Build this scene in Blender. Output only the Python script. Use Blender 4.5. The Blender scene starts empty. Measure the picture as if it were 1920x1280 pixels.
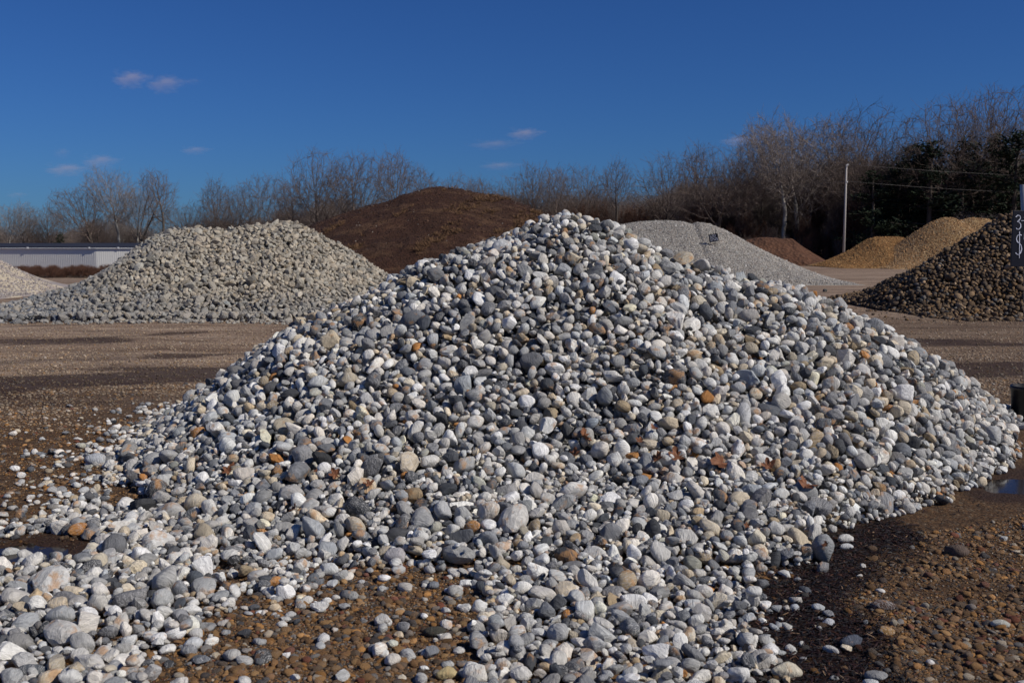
import bpy, bmesh, math, random, time
import numpy as np
from mathutils import Vector, Matrix
T0 = time.time()
R = math.radians
scene = bpy.context.scene
col = scene.collection
rng = np.random.default_rng(7)
random.seed(7)

# ------------------------------------------------------------------ camera, sky, sun, exposure
F_PX, CAM_H, PITCH = 1867.0, 2.0, math.atan(180 / 1867)
cam_data = bpy.data.cameras.new('camera')
cam_data.lens = 35.0; cam_data.sensor_width = 36.0
cam_data.clip_start = 0.1; cam_data.clip_end = 6000
cam_data.dof.use_dof = True; cam_data.dof.focus_distance = 9.5; cam_data.dof.aperture_fstop = 5.0
cam = bpy.data.objects.new('camera', cam_data); col.objects.link(cam)
cam.location = (0, 0, CAM_H); cam.rotation_euler = (R(90) - PITCH, 0, 0)
scene.camera = cam

SUN_EL, SUN_AZ = R(40), math.atan2(-0.42, 0.91)          # azimuth measured from +X
sun_dir = Vector((math.cos(SUN_EL) * math.cos(SUN_AZ), math.cos(SUN_EL) * math.sin(SUN_AZ), math.sin(SUN_EL)))
world = bpy.data.worlds.new('World'); scene.world = world; world.use_nodes = True
wn = world.node_tree; wn.nodes.clear()
sky = wn.nodes.new('ShaderNodeTexSky'); sky.sky_type = 'NISHITA'; sky.sun_disc = False
sky.sun_elevation = SUN_EL; sky.sun_rotation = R(90) - SUN_AZ
sky.altitude = 0; sky.air_density = 1.0; sky.dust_density = 0.3; sky.ozone_density = 1.0
hs = wn.nodes.new('ShaderNodeMix'); hs.data_type = 'RGBA'; hs.blend_type = 'MULTIPLY'; hs.inputs[0].default_value = 1.0; hs.inputs[7].default_value = (0.19, 0.45, 1.0, 1)   # polarised winter sky: deep blue
bg = wn.nodes.new('ShaderNodeBackground'); bg.inputs['Strength'].default_value = 0.058
wo = wn.nodes.new('ShaderNodeOutputWorld')
wn.links.new(sky.outputs[0], hs.inputs[6]); wn.links.new(hs.outputs[2], bg.inputs[0]); wn.links.new(bg.outputs[0], wo.inputs[0])
sl = bpy.data.lights.new('sun', 'SUN'); sl.energy = 3.85; sl.angle = R(0.53); sl.color = (1.0, 0.95, 0.88)
sun = bpy.data.objects.new('sun', sl); col.objects.link(sun)
sun.rotation_euler = sun_dir.to_track_quat('Z', 'Y').to_euler(); sun.location = (30, -10, 40)
scene.view_settings.view_transform = 'Standard'; scene.view_settings.look = 'None'
scene.view_settings.exposure = 0.0; scene.view_settings.gamma = 1.0; scene.view_settings.use_curve_mapping = False
scene.cycles.max_bounces = 5; scene.cycles.diffuse_bounces = 3; scene.cycles.glossy_bounces = 2
scene.cycles.transmission_bounces = 2; scene.cycles.volume_bounces = 2; scene.cycles.use_denoising = True
scene.cycles.sample_clamp_indirect = 6

# ------------------------------------------------------------------ helpers
CP, SP = math.cos(PITCH), math.sin(PITCH)
def ray(px, py):
    a, b = px - 960.0, 640.0 - py
    return np.array([a, F_PX * CP + b * SP, -F_PX * SP + b * CP])
def at(px, py, Y):                       # the point seen at a pixel, at world depth Y
    d = ray(px, py); k = Y / d[1]
    return np.array([d[0] * k, Y, CAM_H + d[2] * k])
def gnd(px, py, z=0.0):                  # the point seen at a pixel, on the plane z
    d = ray(px, py); k = (z - CAM_H) / d[2]
    return np.array([d[0] * k, d[1] * k, z])
def sstep(a, b, x):
    t = np.clip((np.asarray(x, float) - a) / (b - a), 0, 1); return t * t * (3 - 2 * t)
_TAB = np.random.default_rng(3).random((64, 256, 256)).astype(np.float32)
def vnoise(x, y, seed=0):
    t = _TAB[seed % 64]
    x = np.asarray(x, float); y = np.asarray(y, float)
    xi = np.floor(x).astype(int); yi = np.floor(y).astype(int); u = x - xi; v = y - yi
    u = u * u * (3 - 2 * u); v = v * v * (3 - 2 * v)
    a = t[yi & 255, xi & 255]; b = t[yi & 255, (xi + 1) & 255]; c = t[(yi + 1) & 255, xi & 255]; d = t[(yi + 1) & 255, (xi + 1) & 255]
    return (a * (1 - u) + b * u) * (1 - v) + (c * (1 - u) + d * u) * v
def fbm(x, y, seed=0, oct=4, gain=0.5):
    s, amp, tot = 0, 1.0, 0
    for o in range(oct):
        s = s + amp * vnoise(np.asarray(x) * 2**o + 13.7 * o, np.asarray(y) * 2**o + 7.1 * o, seed + o); tot += amp; amp *= gain
    return s / tot                         # about 0..1
def in_poly(poly, x, y):
    x = np.asarray(x, float); y = np.asarray(y, float); ins = np.zeros(x.shape, bool); n = len(poly)
    for i in range(n):
        x0, y0 = poly[i]; x1, y1 = poly[(i + 1) % n]
        if y0 == y1: continue
        c = ((y0 > y) != (y1 > y)) & (x < (x1 - x0) * (y - y0) / (y1 - y0) + x0)
        ins ^= c
    return ins
def poly_ground(pts): return [tuple(gnd(*p)[:2]) for p in pts]
def poly_dist(poly, x, y):               # signed distance, positive inside
    x = np.asarray(x, float); y = np.asarray(y, float); d = np.full(x.shape, 1e9)
    n = len(poly)
    for i in range(n):
        ax, ay = poly[i]; bx, by = poly[(i + 1) % n]
        ex, ey = bx - ax, by - ay; L = ex * ex + ey * ey + 1e-12
        t = np.clip(((x - ax) * ex + (y - ay) * ey) / L, 0, 1)
        d = np.minimum(d, np.hypot(x - ax - t * ex, y - ay - t * ey))
    return np.where(in_poly(poly, x, y), d, -d)

def tag(o, label=None, cat=None, group=None, kind=None):
    if label: o['label'] = label
    if cat: o['category'] = cat
    if group: o['group'] = group
    if kind: o['kind'] = kind
    return o
def empty(name, loc, label=None, cat=None, group=None):
    o = bpy.data.objects.new(name, None); col.objects.link(o); o.location = loc; o.empty_display_size = 0.2
    return tag(o, label, cat, group)
def mesh_np(name, V, Fc, mats, attrs=None, smooth=True, nper=3):
    """numpy arrays to a mesh; Fc is (n, nper)"""
    me = bpy.data.meshes.new(name)
    V = np.ascontiguousarray(V, np.float32); Fc = np.ascontiguousarray(Fc, np.int32)
    me.vertices.add(len(V)); me.vertices.foreach_set('co', V.ravel())
    nf = len(Fc)
    me.loops.add(nf * nper); me.loops.foreach_set('vertex_index', Fc.ravel())
    me.polygons.add(nf); me.polygons.foreach_set('loop_start', np.arange(0, nf * nper, nper, dtype=np.int32))
    me.polygons.foreach_set('use_smooth', np.broadcast_to(smooth, nf).astype(bool))
    for m in (mats if isinstance(mats, (list, tuple)) else [mats]): me.materials.append(m)
    for k, (ty, arr) in (attrs or {}).items():
        a = me.attributes.new(k, ty, 'POINT')
        a.data.foreach_set({'FLOAT': 'value', 'INT': 'value', 'FLOAT_COLOR': 'color', 'FLOAT_VECTOR': 'vector'}[ty],
                           np.ascontiguousarray(arr, np.int32 if ty == 'INT' else np.float32).ravel())
    me.update(calc_edges=True)
    return me
def obj(name, me, parent=None, loc=None):
    o = bpy.data.objects.new(name, me); col.objects.link(o)
    if parent: o.parent = parent
    if loc is not None: o.location = loc
    return o
def grid_faces(nx, ny):
    i = np.arange(nx - 1)[None, :] + np.arange(ny - 1)[:, None] * nx
    return np.stack([i, i + 1, i + 1 + nx, i + nx], -1).reshape(-1, 4)
class MB:
    """collects boxes, tubes, ribbons as one mesh"""
    def __init__(s): s.v = []; s.f = []
    def add(s, v, f):
        n = len(s.v); s.v += [tuple(map(float, p)) for p in v]; s.f += [tuple(i + n for i in q) for q in f]; return s
    def box(s, x0, x1, y0, y1, z0, z1):
        v = [(x, y, z) for z in (z0, z1) for (x, y) in ((x0, y0), (x1, y0), (x1, y1), (x0, y1))]
        return s.add(v, [(3, 2, 1, 0), (4, 5, 6, 7), (0, 1, 5, 4), (1, 2, 6, 5), (2, 3, 7, 6), (3, 0, 4, 7)])
    def tube(s, pts, rad, n=8, caps=True):
        pts = [Vector(p) for p in pts]; rs = rad if isinstance(rad, (list, tuple)) else [rad] * len(pts)
        vs = []; fs = []
        for k, p in enumerate(pts):
            d = (pts[min(k + 1, len(pts) - 1)] - pts[max(k - 1, 0)]).normalized()
            u = d.orthogonal().normalized() if k == 0 else (u - d * u.dot(d)).normalized()
            w = d.cross(u)
            for j in range(n):
                a = 2 * math.pi * j / n; vs.append(p + (u * math.cos(a) + w * math.sin(a)) * rs[k])
        for k in range(len(pts) - 1):
            for j in range(n):
                a = k * n + j; b = k * n + (j + 1) % n; fs.append((a, b, b + n, a + n))
        if caps:
            fs.append(tuple(range(n - 1, -1, -1))); fs.append(tuple((len(pts) - 1) * n + j for j in range(n)))
        return s.add(vs, fs)
    def build(s, name, mat, parent=None, smooth=False, bevel=0.0):
        me = bpy.data.meshes.new(name); me.from_pydata(s.v, [], s.f); me.materials.append(mat)
        me.polygons.foreach_set('use_smooth', [smooth] * len(me.polygons)); me.update()
        o = obj(name, me, parent)
        if bevel:
            m = o.modifiers.new('bevel', 'BEVEL'); m.width = bevel; m.segments = 2
        return o

# ------------------------------------------------------------------ materials
def newmat(name):
    m = bpy.data.materials.new(name); m.use_nodes = True
    nt = m.node_tree; b = nt.nodes['Principled BSDF']; b.inputs['Roughness'].default_value = 0.85
    b.inputs['Specular IOR Level'].default_value = 0.3
    return m, nt, b
def N(nt, t, **kw):
    n = nt.nodes.new(t)
    for k, v in kw.items():
        if k in n.inputs: n.inputs[k].default_value = v
        else: setattr(n, k, v)
    return n
def mixc(nt, fac, a, b, blend='MIX'):
    n = nt.nodes.new('ShaderNodeMix'); n.data_type = 'RGBA'; n.blend_type = blend
    for s, v in ((0, fac), (6, a), (7, b)):
        if hasattr(v, 'links'): nt.links.new(v, n.inputs[s])
        elif s == 0: n.inputs[s].default_value = v
        else: n.inputs[s].default_value = (*v[:3], 1)
    return n.outputs[2]
def ramp(nt, src, pts):
    n = nt.nodes.new('ShaderNodeValToRGB'); e = n.color_ramp.elements
    while len(e) < len(pts): e.new(0.5)
    for el, (p, c) in zip(e, pts):
        el.position = p; el.color = (*(c if hasattr(c, '__len__') else (c, c, c)), 1)
    nt.links.new(src, n.inputs[0]); return n.outputs[0]
def noise(nt, vec, scale, detail=3, rough=0.55, dist=0.0):
    n = N(nt, 'ShaderNodeTexNoise'); n.inputs['Scale'].default_value = scale; n.inputs['Detail'].default_value = detail
    n.inputs['Roughness'].default_value = rough; n.inputs['Distortion'].default_value = dist
    if vec is not None: nt.links.new(vec, n.inputs['Vector'])
    return n.outputs['Fac']
def bump(nt, b, src, strength, dist):
    n = nt.nodes.new('ShaderNodeBump'); n.inputs['Strength'].default_value = strength; n.inputs['Distance'].default_value = dist
    nt.links.new(src, n.inputs['Height']); nt.links.new(n.outputs[0], b.inputs['Normal'])
def math_(nt, op, a, b=0.0, c=None, clamp=False):
    n = nt.nodes.new('ShaderNodeMath'); n.operation = op; n.use_clamp = clamp
    for i, v in enumerate((a, b) if c is None else (a, b, c)):
        if hasattr(v, 'links'): nt.links.new(v, n.inputs[i])
        else: n.inputs[i].default_value = v
    return n.outputs[0]

def stone_material(name, scale=22, vein=0.5, stain=(0.50, 0.26, 0.10), rough=0.9, instanced=False, contrast=0.5):
    """tone = the stone's own colour, sid = a random number of the stone; veins, speckle, rust stains on top"""
    m, nt, b = newmat(name); L = nt.links.new
    at_c = N(nt, 'ShaderNodeAttribute', attribute_name='tone'); at_s = N(nt, 'ShaderNodeAttribute', attribute_name='sid')
    if instanced: at_c.attribute_type = 'INSTANCER'; at_s.attribute_type = 'INSTANCER'
    tc = N(nt, 'ShaderNodeTexCoord')
    cx = nt.nodes.new('ShaderNodeCombineXYZ')
    s1 = math_(nt, 'MULTIPLY', at_s.outputs['Fac'], 91.0); s2 = math_(nt, 'MULTIPLY', at_s.outputs['Fac'], 57.0)
    L(s1, cx.inputs[0]); L(s2, cx.inputs[1]); L(s1, cx.inputs[2])
    add = nt.nodes.new('ShaderNodeVectorMath'); add.operation = 'ADD'; L(tc.outputs['Object'], add.inputs[0]); L(cx.outputs[0], add.inputs[1])
    rot = nt.nodes.new('ShaderNodeVectorRotate'); rot.rotation_type = 'EULER_XYZ'; L(add.outputs[0], rot.inputs['Vector'])
    r3 = nt.nodes.new('ShaderNodeCombineXYZ'); L(s1, r3.inputs[0]); L(s2, r3.inputs[1]); L(r3.outputs[0], rot.inputs['Rotation'])
    mp = N(nt, 'ShaderNodeMapping'); mp.inputs['Scale'].default_value = (1, 1, 3.6); L(rot.outputs[0], mp.inputs['Vector'])
    v = mp.outputs[0]
    n1 = noise(nt, v, scale, 4, 0.6, 0.6); n2 = noise(nt, v, scale * 4.5, 3, 0.65); n3 = noise(nt, rot.outputs[0], scale * 0.55, 3, 0.6)
    k = math_(nt, 'MULTIPLY_ADD', n1, contrast * 1.6, 1 - contrast * 0.8)
    k2 = math_(nt, 'MULTIPLY_ADD', n2, 0.5, 0.75)
    kk = math_(nt, 'MULTIPLY', k, k2)
    sc = nt.nodes.new('ShaderNodeVectorMath'); sc.operation = 'SCALE'; L(at_c.outputs['Color'], sc.inputs[0]); L(kk, sc.inputs['Scale'])
    base = sc.outputs[0]
    # pale veins: a thin band of the stretched noise, on about a third of the stones
    d = math_(nt, 'ABSOLUTE', math_(nt, 'SUBTRACT', n1, 0.5)); ln = math_(nt, 'LESS_THAN', d, 0.014)
    pick = math_(nt, 'LESS_THAN', math_(nt, 'FRACT', math_(nt, 'MULTIPLY', at_s.outputs['Fac'], 7.31)), 0.4)
    base = mixc(nt, math_(nt, 'MULTIPLY', math_(nt, 'MULTIPLY', ln, pick), vein), base, (0.55, 0.53, 0.5))
    # rust
    p2 = math_(nt, 'FRACT', math_(nt, 'MULTIPLY', at_s.outputs['Fac'], 3.77))
    th = math_(nt, 'MULTIPLY_ADD', p2, 0.26, 0.50)
    st = math_(nt, 'MULTIPLY', math_(nt, 'SUBTRACT', n3, th), 9.0, clamp=True)
    base = mixc(nt, math_(nt, 'MULTIPLY', st, 0.62), base, stain)
    L(base, b.inputs['Base Color']); b.inputs['Roughness'].default_value = rough; b.inputs['Specular IOR Level'].default_value = 0.2
    hb = math_(nt, 'ADD', math_(nt, 'MULTIPLY', n2, 0.45), n1)
    bump(nt, b, hb, 0.8, 0.4 / scale)
    return m

# ------------------------------------------------------------------ stone shapes
def ico(sub):
    bm = bmesh.new(); bmesh.ops.create_icosphere(bm, subdivisions=sub, radius=1.0)
    v = np.array([p.co[:] for p in bm.verts]); f = np.array([[q.index for q in t.verts] for t in bm.faces]); bm.free()
    return v / np.linalg.norm(v, axis=1)[:, None], f
ICO = {s: ico(s) for s in (1, 2, 3)}
def stone_shape(sub, seed, planes=5, dmin=0.66, dmax=0.92, lump=0.10):
    r = np.random.default_rng(seed); v = ICO[sub][0].copy()
    for _ in range(5):
        k = r.normal(size=3) * 1.6; v = v * (1 + lump * 0.6 * np.sin(v @ k + r.random() * 6.28))[:, None]
    for _ in range(planes):
        n = r.normal(size=3); n /= np.linalg.norm(n); d = r.uniform(dmin, dmax)
        h = v @ n - d; v = v - np.where(h > 0, h * 0.9, 0)[:, None] * n
    if sub > 1: v = v * (1 + 0.02 * r.normal(size=(len(v), 1)))
    v -= (v.max(0) + v.min(0)) / 2
    return v / np.abs(v).max(0)
def shape_lib(n, sub, seed0, **kw): return [stone_shape(sub, seed0 + i, **kw) for i in range(n)]
ROUND = {s: shape_lib(20, s, 100, planes=4) for s in (1, 2, 3)}
MIXED = {s: shape_lib(20, s, 300, planes=8, dmin=0.55, dmax=0.88) for s in (1, 2, 3)}
ROCK_ = {s: shape_lib(8, s, 700, planes=9, dmin=0.5, dmax=0.8, lump=0.16) for s in (1, 2, 3)}
SLAB = {s: shape_lib(8, s, 800, planes=14, dmin=0.40, dmax=0.8, lump=0.1) for s in (1, 2, 3)}
ROCK = {s: shape_lib(16, s, 500, planes=11, dmin=0.42, dmax=0.74, lump=0.2) for s in (1, 2)}
class Lib(dict): pass
def rand_rot(n, rg, tilt, nrm=None):
    """frames whose third (short) axis is near nrm"""
    if nrm is None: nrm = np.tile([0, 0, 1.0], (n, 1))
    z = nrm + rg.normal(size=(n, 3)) * tilt[:, None]; z /= np.linalg.norm(z, axis=1)[:, None]
    a = rg.normal(size=(n, 3)); x = a - (a * z).sum(1)[:, None] * z; x /= np.linalg.norm(x, axis=1)[:, None]
    return np.stack([x, np.cross(z, x), z], -1)           # columns = axes
def merge_stones(C, Rm, S, tone, sid, lib, sub, rg):
    v0, f0 = ICO[sub]; nv, nf = len(v0), len(f0); n = len(C)
    V = np.empty((n, nv, 3), np.float32); pick = rg.integers(0, len(lib[sub]), n)
    for k in range(len(lib[sub])):
        i = np.flatnonzero(pick == k)
        if len(i): V[i] = np.einsum('nij,nvj->nvi', Rm[i], lib[sub][k][None] * S[i][:, None, :]) + C[i][:, None, :]
    Fc = (f0[None] + (np.arange(n) * nv)[:, None, None]).reshape(-1, 3)
    A = {'tone': ('FLOAT_COLOR', np.repeat(np.c_[tone, np.ones(n)], nv, 0)), 'sid': ('FLOAT', np.repeat(sid, nv))}
    sm = np.repeat(pick < getattr(lib, 'n_smooth', 10**6), nf)
    return V.reshape(-1, 3), Fc, A, sm

# ------------------------------------------------------------------ laying stones one on another in a height field
class Heap:
    def __init__(s, x0, x1, y0, y1, cell):
        s.x0, s.y0, s.cell = x0, y0, cell; s.nx = int((x1 - x0) / cell) + 1; s.ny = int((y1 - y0) / cell) + 1
        s.X, s.Y = np.meshgrid(x0 + np.arange(s.nx) * cell, y0 + np.arange(s.ny) * cell)
        s._fp = {}
    def fp(s, n):
        if n not in s._fp:
            a = np.arange(-n, n + 1) * s.cell; s._fp[n] = np.meshgrid(a, a)
        return s._fp[n]
    def sample(s, A, x, y):
        i = np.clip(((np.asarray(x) - s.x0) / s.cell).round().astype(int), 0, s.nx - 1); j = np.clip(((np.asarray(y) - s.y0) / s.cell).round().astype(int), 0, s.ny - 1)
        return A[j, i]
    def fill(s, H, target, size_map, tilt_map, nmax, rg, shape=(0.66, 0.95, 0.45, 0.8), K=3, sink=0.14, sig=0.3, tol=0.25, batch=250, smin=0.3, smax=2.1):
        gy, gx = np.gradient(target, s.cell); gx = np.clip(gx, -1, 1); gy = np.clip(gy, -1, 1)
        out = []; H = s.H = H.copy(); done = 0; ok = np.isfinite(target)
        mar = int(0.3 / s.cell); edge = np.zeros_like(ok); edge[mar:-mar, mar:-mar] = True; ok &= edge
        while done < nmax:
            deficit = np.where(ok, target - H, -1); idx = np.flatnonzero(deficit > 0.22 * size_map)
            if len(idx) < 40: break
            nb = min(batch, nmax - done); cand = rg.choice(idx, (nb, K)); made = 0
            sz = np.clip(np.exp(rg.normal(0, sig, nb)), smin, smax)
            i0 = cand[:, 0]; jj, ii = i0 // s.nx, i0 % s.nx
            a = size_map[jj, ii] * sz * 0.5 * rg.uniform(1.0, 1.35, nb)
            b = a * rg.uniform(shape[0], shape[1], nb); c = a * rg.uniform(shape[2], shape[3], nb)
            nrm = np.stack([-gx[jj, ii], -gy[jj, ii], np.ones(nb)], -1); nrm /= np.linalg.norm(nrm, axis=1)[:, None]
            Rm = rand_rot(nb, rg, tilt_map[jj, ii], nrm)
            S = np.stack([a, b, c], -1); M = np.einsum('nij,nj,nkj->nik', Rm, 1 / S**2, Rm)
            for q in range(nb):
                n = int(a[q] / s.cell) + 1; dx, dy = s.fp(n); m = M[q]
                bb = m[0, 2] * dx + m[1, 2] * dy; cc = m[0, 0] * dx * dx + 2 * m[0, 1] * dx * dy + m[1, 1] * dy * dy - 1
                disc = bb * bb - m[2, 2] * cc; w = disc > 0
                if w.sum() < 3: continue
                sq = np.sqrt(np.where(w, disc, 0)); lo = np.where(w, (-bb - sq) / m[2, 2], 1e3)
                best = None
                for k in range(K):
                    j, i = divmod(int(cand[q, k]), s.nx)
                    if j < n or i < n or j + n + 1 > s.ny or i + n + 1 > s.nx: continue
                    z = (H[j - n:j + n + 1, i - n:i + n + 1] - lo).max(); e = z - target[j, i]
                    if best is None or e < best[0]: best = (e, z, j, i)
                if best is None: continue
                e, z, j, i = best; z -= sink * c[q]
                if e > tol * size_map[j, i] + 0.3 * c[q]: continue
                up = np.where(w, (-bb + sq) / m[2, 2], -1e3); V = H[j - n:j + n + 1, i - n:i + n + 1]; np.maximum(V, z + up, out=V)
                out.append((s.x0 + i * s.cell, s.y0 + j * s.cell, z, q, len(out))); made += 1
                out[-1] = (out[-1][0], out[-1][1], z, S[q], Rm[q])
            done += nb
            if made < nb * 0.04: break
        C = np.array([o[:3] for o in out]); S = np.array([o[3] for o in out]); Rm = np.array([o[4] for o in out])
        return C, S, Rm
    def visible(s, C, S):
        """stones on top and seen from the camera"""
        top = C[:, 2] + S[:, 2] * 0.75
        ok = s.sample(s.H, C[:, 0], C[:, 1]) <= top + 0.5 * S[:, 0]
        cam_p = np.array([0, 0, CAM_H]); P = C + np.array([0, 0, 1.0]) * S[:, 2:3]
        for t in np.linspace(0.02, 0.5, 60):
            Q = P + (cam_p - P) * t
            inside = (Q[:, 0] > s.x0) & (Q[:, 0] < s.x0 + s.cell * s.nx) & (Q[:, 1] > s.y0) & (Q[:, 1] < s.y0 + s.cell * s.ny)
            ok &= ~(inside & (s.sample(s.H, Q[:, 0], Q[:, 1]) > Q[:, 2] + 0.5 * S[:, 0]))
        return ok
def project(P):
    P = np.atleast_2d(P); d = P - np.array([0, 0, CAM_H]); dep = d[:, 1] * CP - d[:, 2] * SP
    return 960 + F_PX * d[:, 0] / dep, 640 - F_PX * (d[:, 1] * SP + d[:, 2] * CP) / dep, dep
def palette(rg, n, entries, jit=0.16):
    w = np.array([e[0] for e in entries], float); k = rg.choice(len(entries), n, p=w / w.sum())
    c = np.array([e[1] for e in entries])[k] * np.exp(rg.normal(0, jit, n))[:, None]; wm = rg.normal(0, 0.025, n); c = c * np.stack([1 + wm, np.ones(n), 1 - wm], -1)
    return np.clip(c, 0.01, 0.8)
def emit_heap(parent, C, S, Rm, tone, sid, lib, mat, vis, n_parts, part_name, stuff_name, rg, sub_big=3, sub_small=2, smooth=True, sub_hidden=None, small_px=0, sub_mid=None, mid_px=12):
    """the stones that show largest become parts, the rest one part of kind stuff"""
    px, py, dep = project(C); size = S[:, 0] * F_PX / dep
    inside = vis & (px > -10) & (px < 1930) & (py > 0) & (py < 1290); ns = getattr(lib, 'n_smooth', 10**6)
    order = np.argsort(-np.where(inside, size, 0)); big = order[:n_parts]; big = big[inside[big]]
    rest = np.setdiff1d(np.arange(len(C)), big)
    base = np.array(parent.location)
    for i in big:
        k = int(rg.integers(0, len(lib[sub_big])))
        v = (lib[sub_big][k] * S[i]) @ Rm[i].T
        nv = len(v)
        me = mesh_np(part_name, v, ICO[sub_big][1], mat, {'tone': ('FLOAT_COLOR', np.tile([*tone[i], 1], (nv, 1))), 'sid': ('FLOAT', np.full(nv, sid[i]))}, smooth and k < ns)
        obj(part_name, me, parent, C[i] - base)
    Vs, Fs, As, Ss, off = [], [], [], [], 0
    small = inside & (size > small_px); mid = inside & (size > mid_px) if sub_mid else np.zeros(len(C), bool)
    for sel, sub in ((rest[mid[rest]], sub_mid), (rest[(small & ~mid)[rest]], sub_small), (rest[~small[rest]], sub_hidden or sub_small)):
        if not len(sel): continue
        V, Fc, A, sm = merge_stones(C[sel] - base, Rm[sel], S[sel], tone[sel], sid[sel], lib, sub, rg)
        Vs.append(V); Fs.append(Fc + off); off += len(V); As.append(A); Ss.append(sm & bool(smooth))
    A = {k: (As[0][k][0], np.concatenate([a[k][1] for a in As])) for k in As[0]}
    o = obj(stuff_name, mesh_np(stuff_name, np.concatenate(Vs), np.concatenate(Fs), mat, A, np.concatenate(Ss)), parent); tag(o, kind='stuff')
    return big

# ------------------------------------------------------------------ scattering of uncountable small stuff (geometry nodes)
def scatter(name, P, scl, rot, tone, mat, parent=None, proto='pebble', source=None, smooth=True, label=None, loc=(0, 0, 0)):
    n = len(P); r = np.random.default_rng(n)
    A = {'scl': ('FLOAT_VECTOR', scl), 'rot': ('FLOAT_VECTOR', rot), 'tone': ('FLOAT_COLOR', np.c_[tone, np.ones(n)]), 'sid': ('FLOAT', r.random(n)), 'pick': ('INT', r.integers(0, max(1, len(source) if source else 3), n))}
    me = bpy.data.meshes.new(name); me.vertices.add(n); me.vertices.foreach_set('co', np.ascontiguousarray(P - np.array(loc), np.float32).ravel())
    for k, (ty, arr) in A.items():
        a = me.attributes.new(k, ty, 'POINT')
        a.data.foreach_set({'FLOAT': 'value', 'INT': 'value', 'FLOAT_COLOR': 'color', 'FLOAT_VECTOR': 'vector'}[ty], np.ascontiguousarray(arr, np.int32 if ty == 'INT' else np.float32).ravel())
    me.materials.append(mat)
    o = obj(name, me, parent, loc if parent is None else None); tag(o, label=label, kind='stuff')
    ng = bpy.data.node_groups.new(name, 'GeometryNodeTree')
    ng.interface.new_socket('Geometry', in_out='INPUT', socket_type='NodeSocketGeometry'); ng.interface.new_socket('Geometry', in_out='OUTPUT', socket_type='NodeSocketGeometry')
    L = ng.links.new; nn = ng.nodes.new
    gi, go = nn('NodeGroupInput'), nn('NodeGroupOutput')
    iop = nn('GeometryNodeInstanceOnPoints'); g2i = nn('GeometryNodeGeometryToInstance')
    def attr(nm, ty):
        a = nn('GeometryNodeInputNamedAttribute'); a.data_type = ty; a.inputs['Name'].default_value = nm; return a.outputs['Attribute']
    if source:
        for s in source:
            oi = nn('GeometryNodeObjectInfo'); oi.transform_space = 'ORIGINAL'; oi.inputs['Object'].default_value = s; oi.inputs['As Instance'].default_value = False
            L(oi.outputs['Geometry'], g2i.inputs[0])
    else:
        for k in range(3):
            sp = nn('GeometryNodeMeshIcoSphere'); sp.inputs['Subdivisions'].default_value = 2 if proto == 'pebble' else 1; sp.inputs['Radius'].default_value = 1.0
            se = nn('GeometryNodeSetPosition'); nz = nn('ShaderNodeTexNoise'); nz.noise_dimensions = '4D'; nz.inputs['W'].default_value = 5.3 * k; nz.inputs['Scale'].default_value = 1.1
            sub = nn('ShaderNodeVectorMath'); sub.operation = 'SUBTRACT'; sub.inputs[1].default_value = (0.5, 0.5, 0.5)
            mul = nn('ShaderNodeVectorMath'); mul.operation = 'SCALE'; mul.inputs['Scale'].default_value = 1.1 if proto == 'pebble' else 1.9
            L(nz.outputs['Color'], sub.inputs[0]); L(sub.outputs[0], mul.inputs[0]); L(mul.outputs[0], se.inputs['Offset']); L(sp.outputs['Mesh'], se.inputs[0])
            ss = nn('GeometryNodeSetShadeSmooth'); ss.inputs['Shade Smooth'].default_value = smooth; L(se.outputs[0], ss.inputs[0])
            sm = nn('GeometryNodeSetMaterial'); sm.inputs['Material'].default_value = mat; L(ss.outputs[0], sm.inputs[0]); L(sm.outputs[0], g2i.inputs[0])
    e2r = nn('FunctionNodeEulerToRotation'); L(attr('rot', 'FLOAT_VECTOR'), e2r.inputs[0])
    L(gi.outputs[0], iop.inputs['Points']); L(g2i.outputs[0], iop.inputs['Instance']); iop.inputs['Pick Instance'].default_value = True
    L(attr('pick', 'INT'), iop.inputs['Instance Index']); L(e2r.outputs[0], iop.inputs['Rotation']); L(attr('scl', 'FLOAT_VECTOR'), iop.inputs['Scale'])
    L(iop.outputs[0], go.inputs[0])
    md = o.modifiers.new('scatter', 'NODES'); md.node_group = ng
    return o

# ------------------------------------------------------------------ the ground
def terrain(x, y):
    x = np.asarray(x, float); y = np.asarray(y, float)
    return -2.2 * sstep(50, 118, y) * sstep(-12, -36, x)
PUD1 = poly_ground([(-260, 1010), (0, 1018), (60, 1008), (130, 1022), (150, 1035), (120, 1052), (40, 1050), (0, 1062), (-200, 1070)])
PUD2 = poly_ground([(1830, 900), (1880, 893), (1960, 889), (2100, 895), (2080, 912), (1920, 922), (1860, 922), (1832, 912)])
BARK = poly_ground([(1560, 1000), (1640, 985), (1700, 1010), (1640, 1050), (1570, 1075), (1530, 1120), (1590, 1170), (1560, 1220), (1600, 1290), (1300, 1330), (1380, 1240), (1480, 1200), (1450, 1150), (1470, 1090)])
PCX, PCY = 0.65, 10.6
def micro(x, y):
    x = np.asarray(x, float); y = np.asarray(y, float)
    near = 1 - sstep(30, 45, y)
    m = (fbm(x * 0.9, y * 0.9, 5, 5) - 0.5) * 0.05 * near
    m += (fbm(x * 0.35, y * 2.2, 9, 3) - 0.5) * 0.05 * sstep(11, 14, y) * near
    for P in (PUD1, PUD2):
        d = poly_dist(P, x, y); m = m * (1 - sstep(-0.25, 0.0, d)) - 0.045 * sstep(-0.12, 0.16, d + (fbm(x * 5, y * 5, 11, 2) - 0.5) * 0.16)
    return m
def ground_z(x, y): return terrain(x, y) + micro(x, y)
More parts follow.
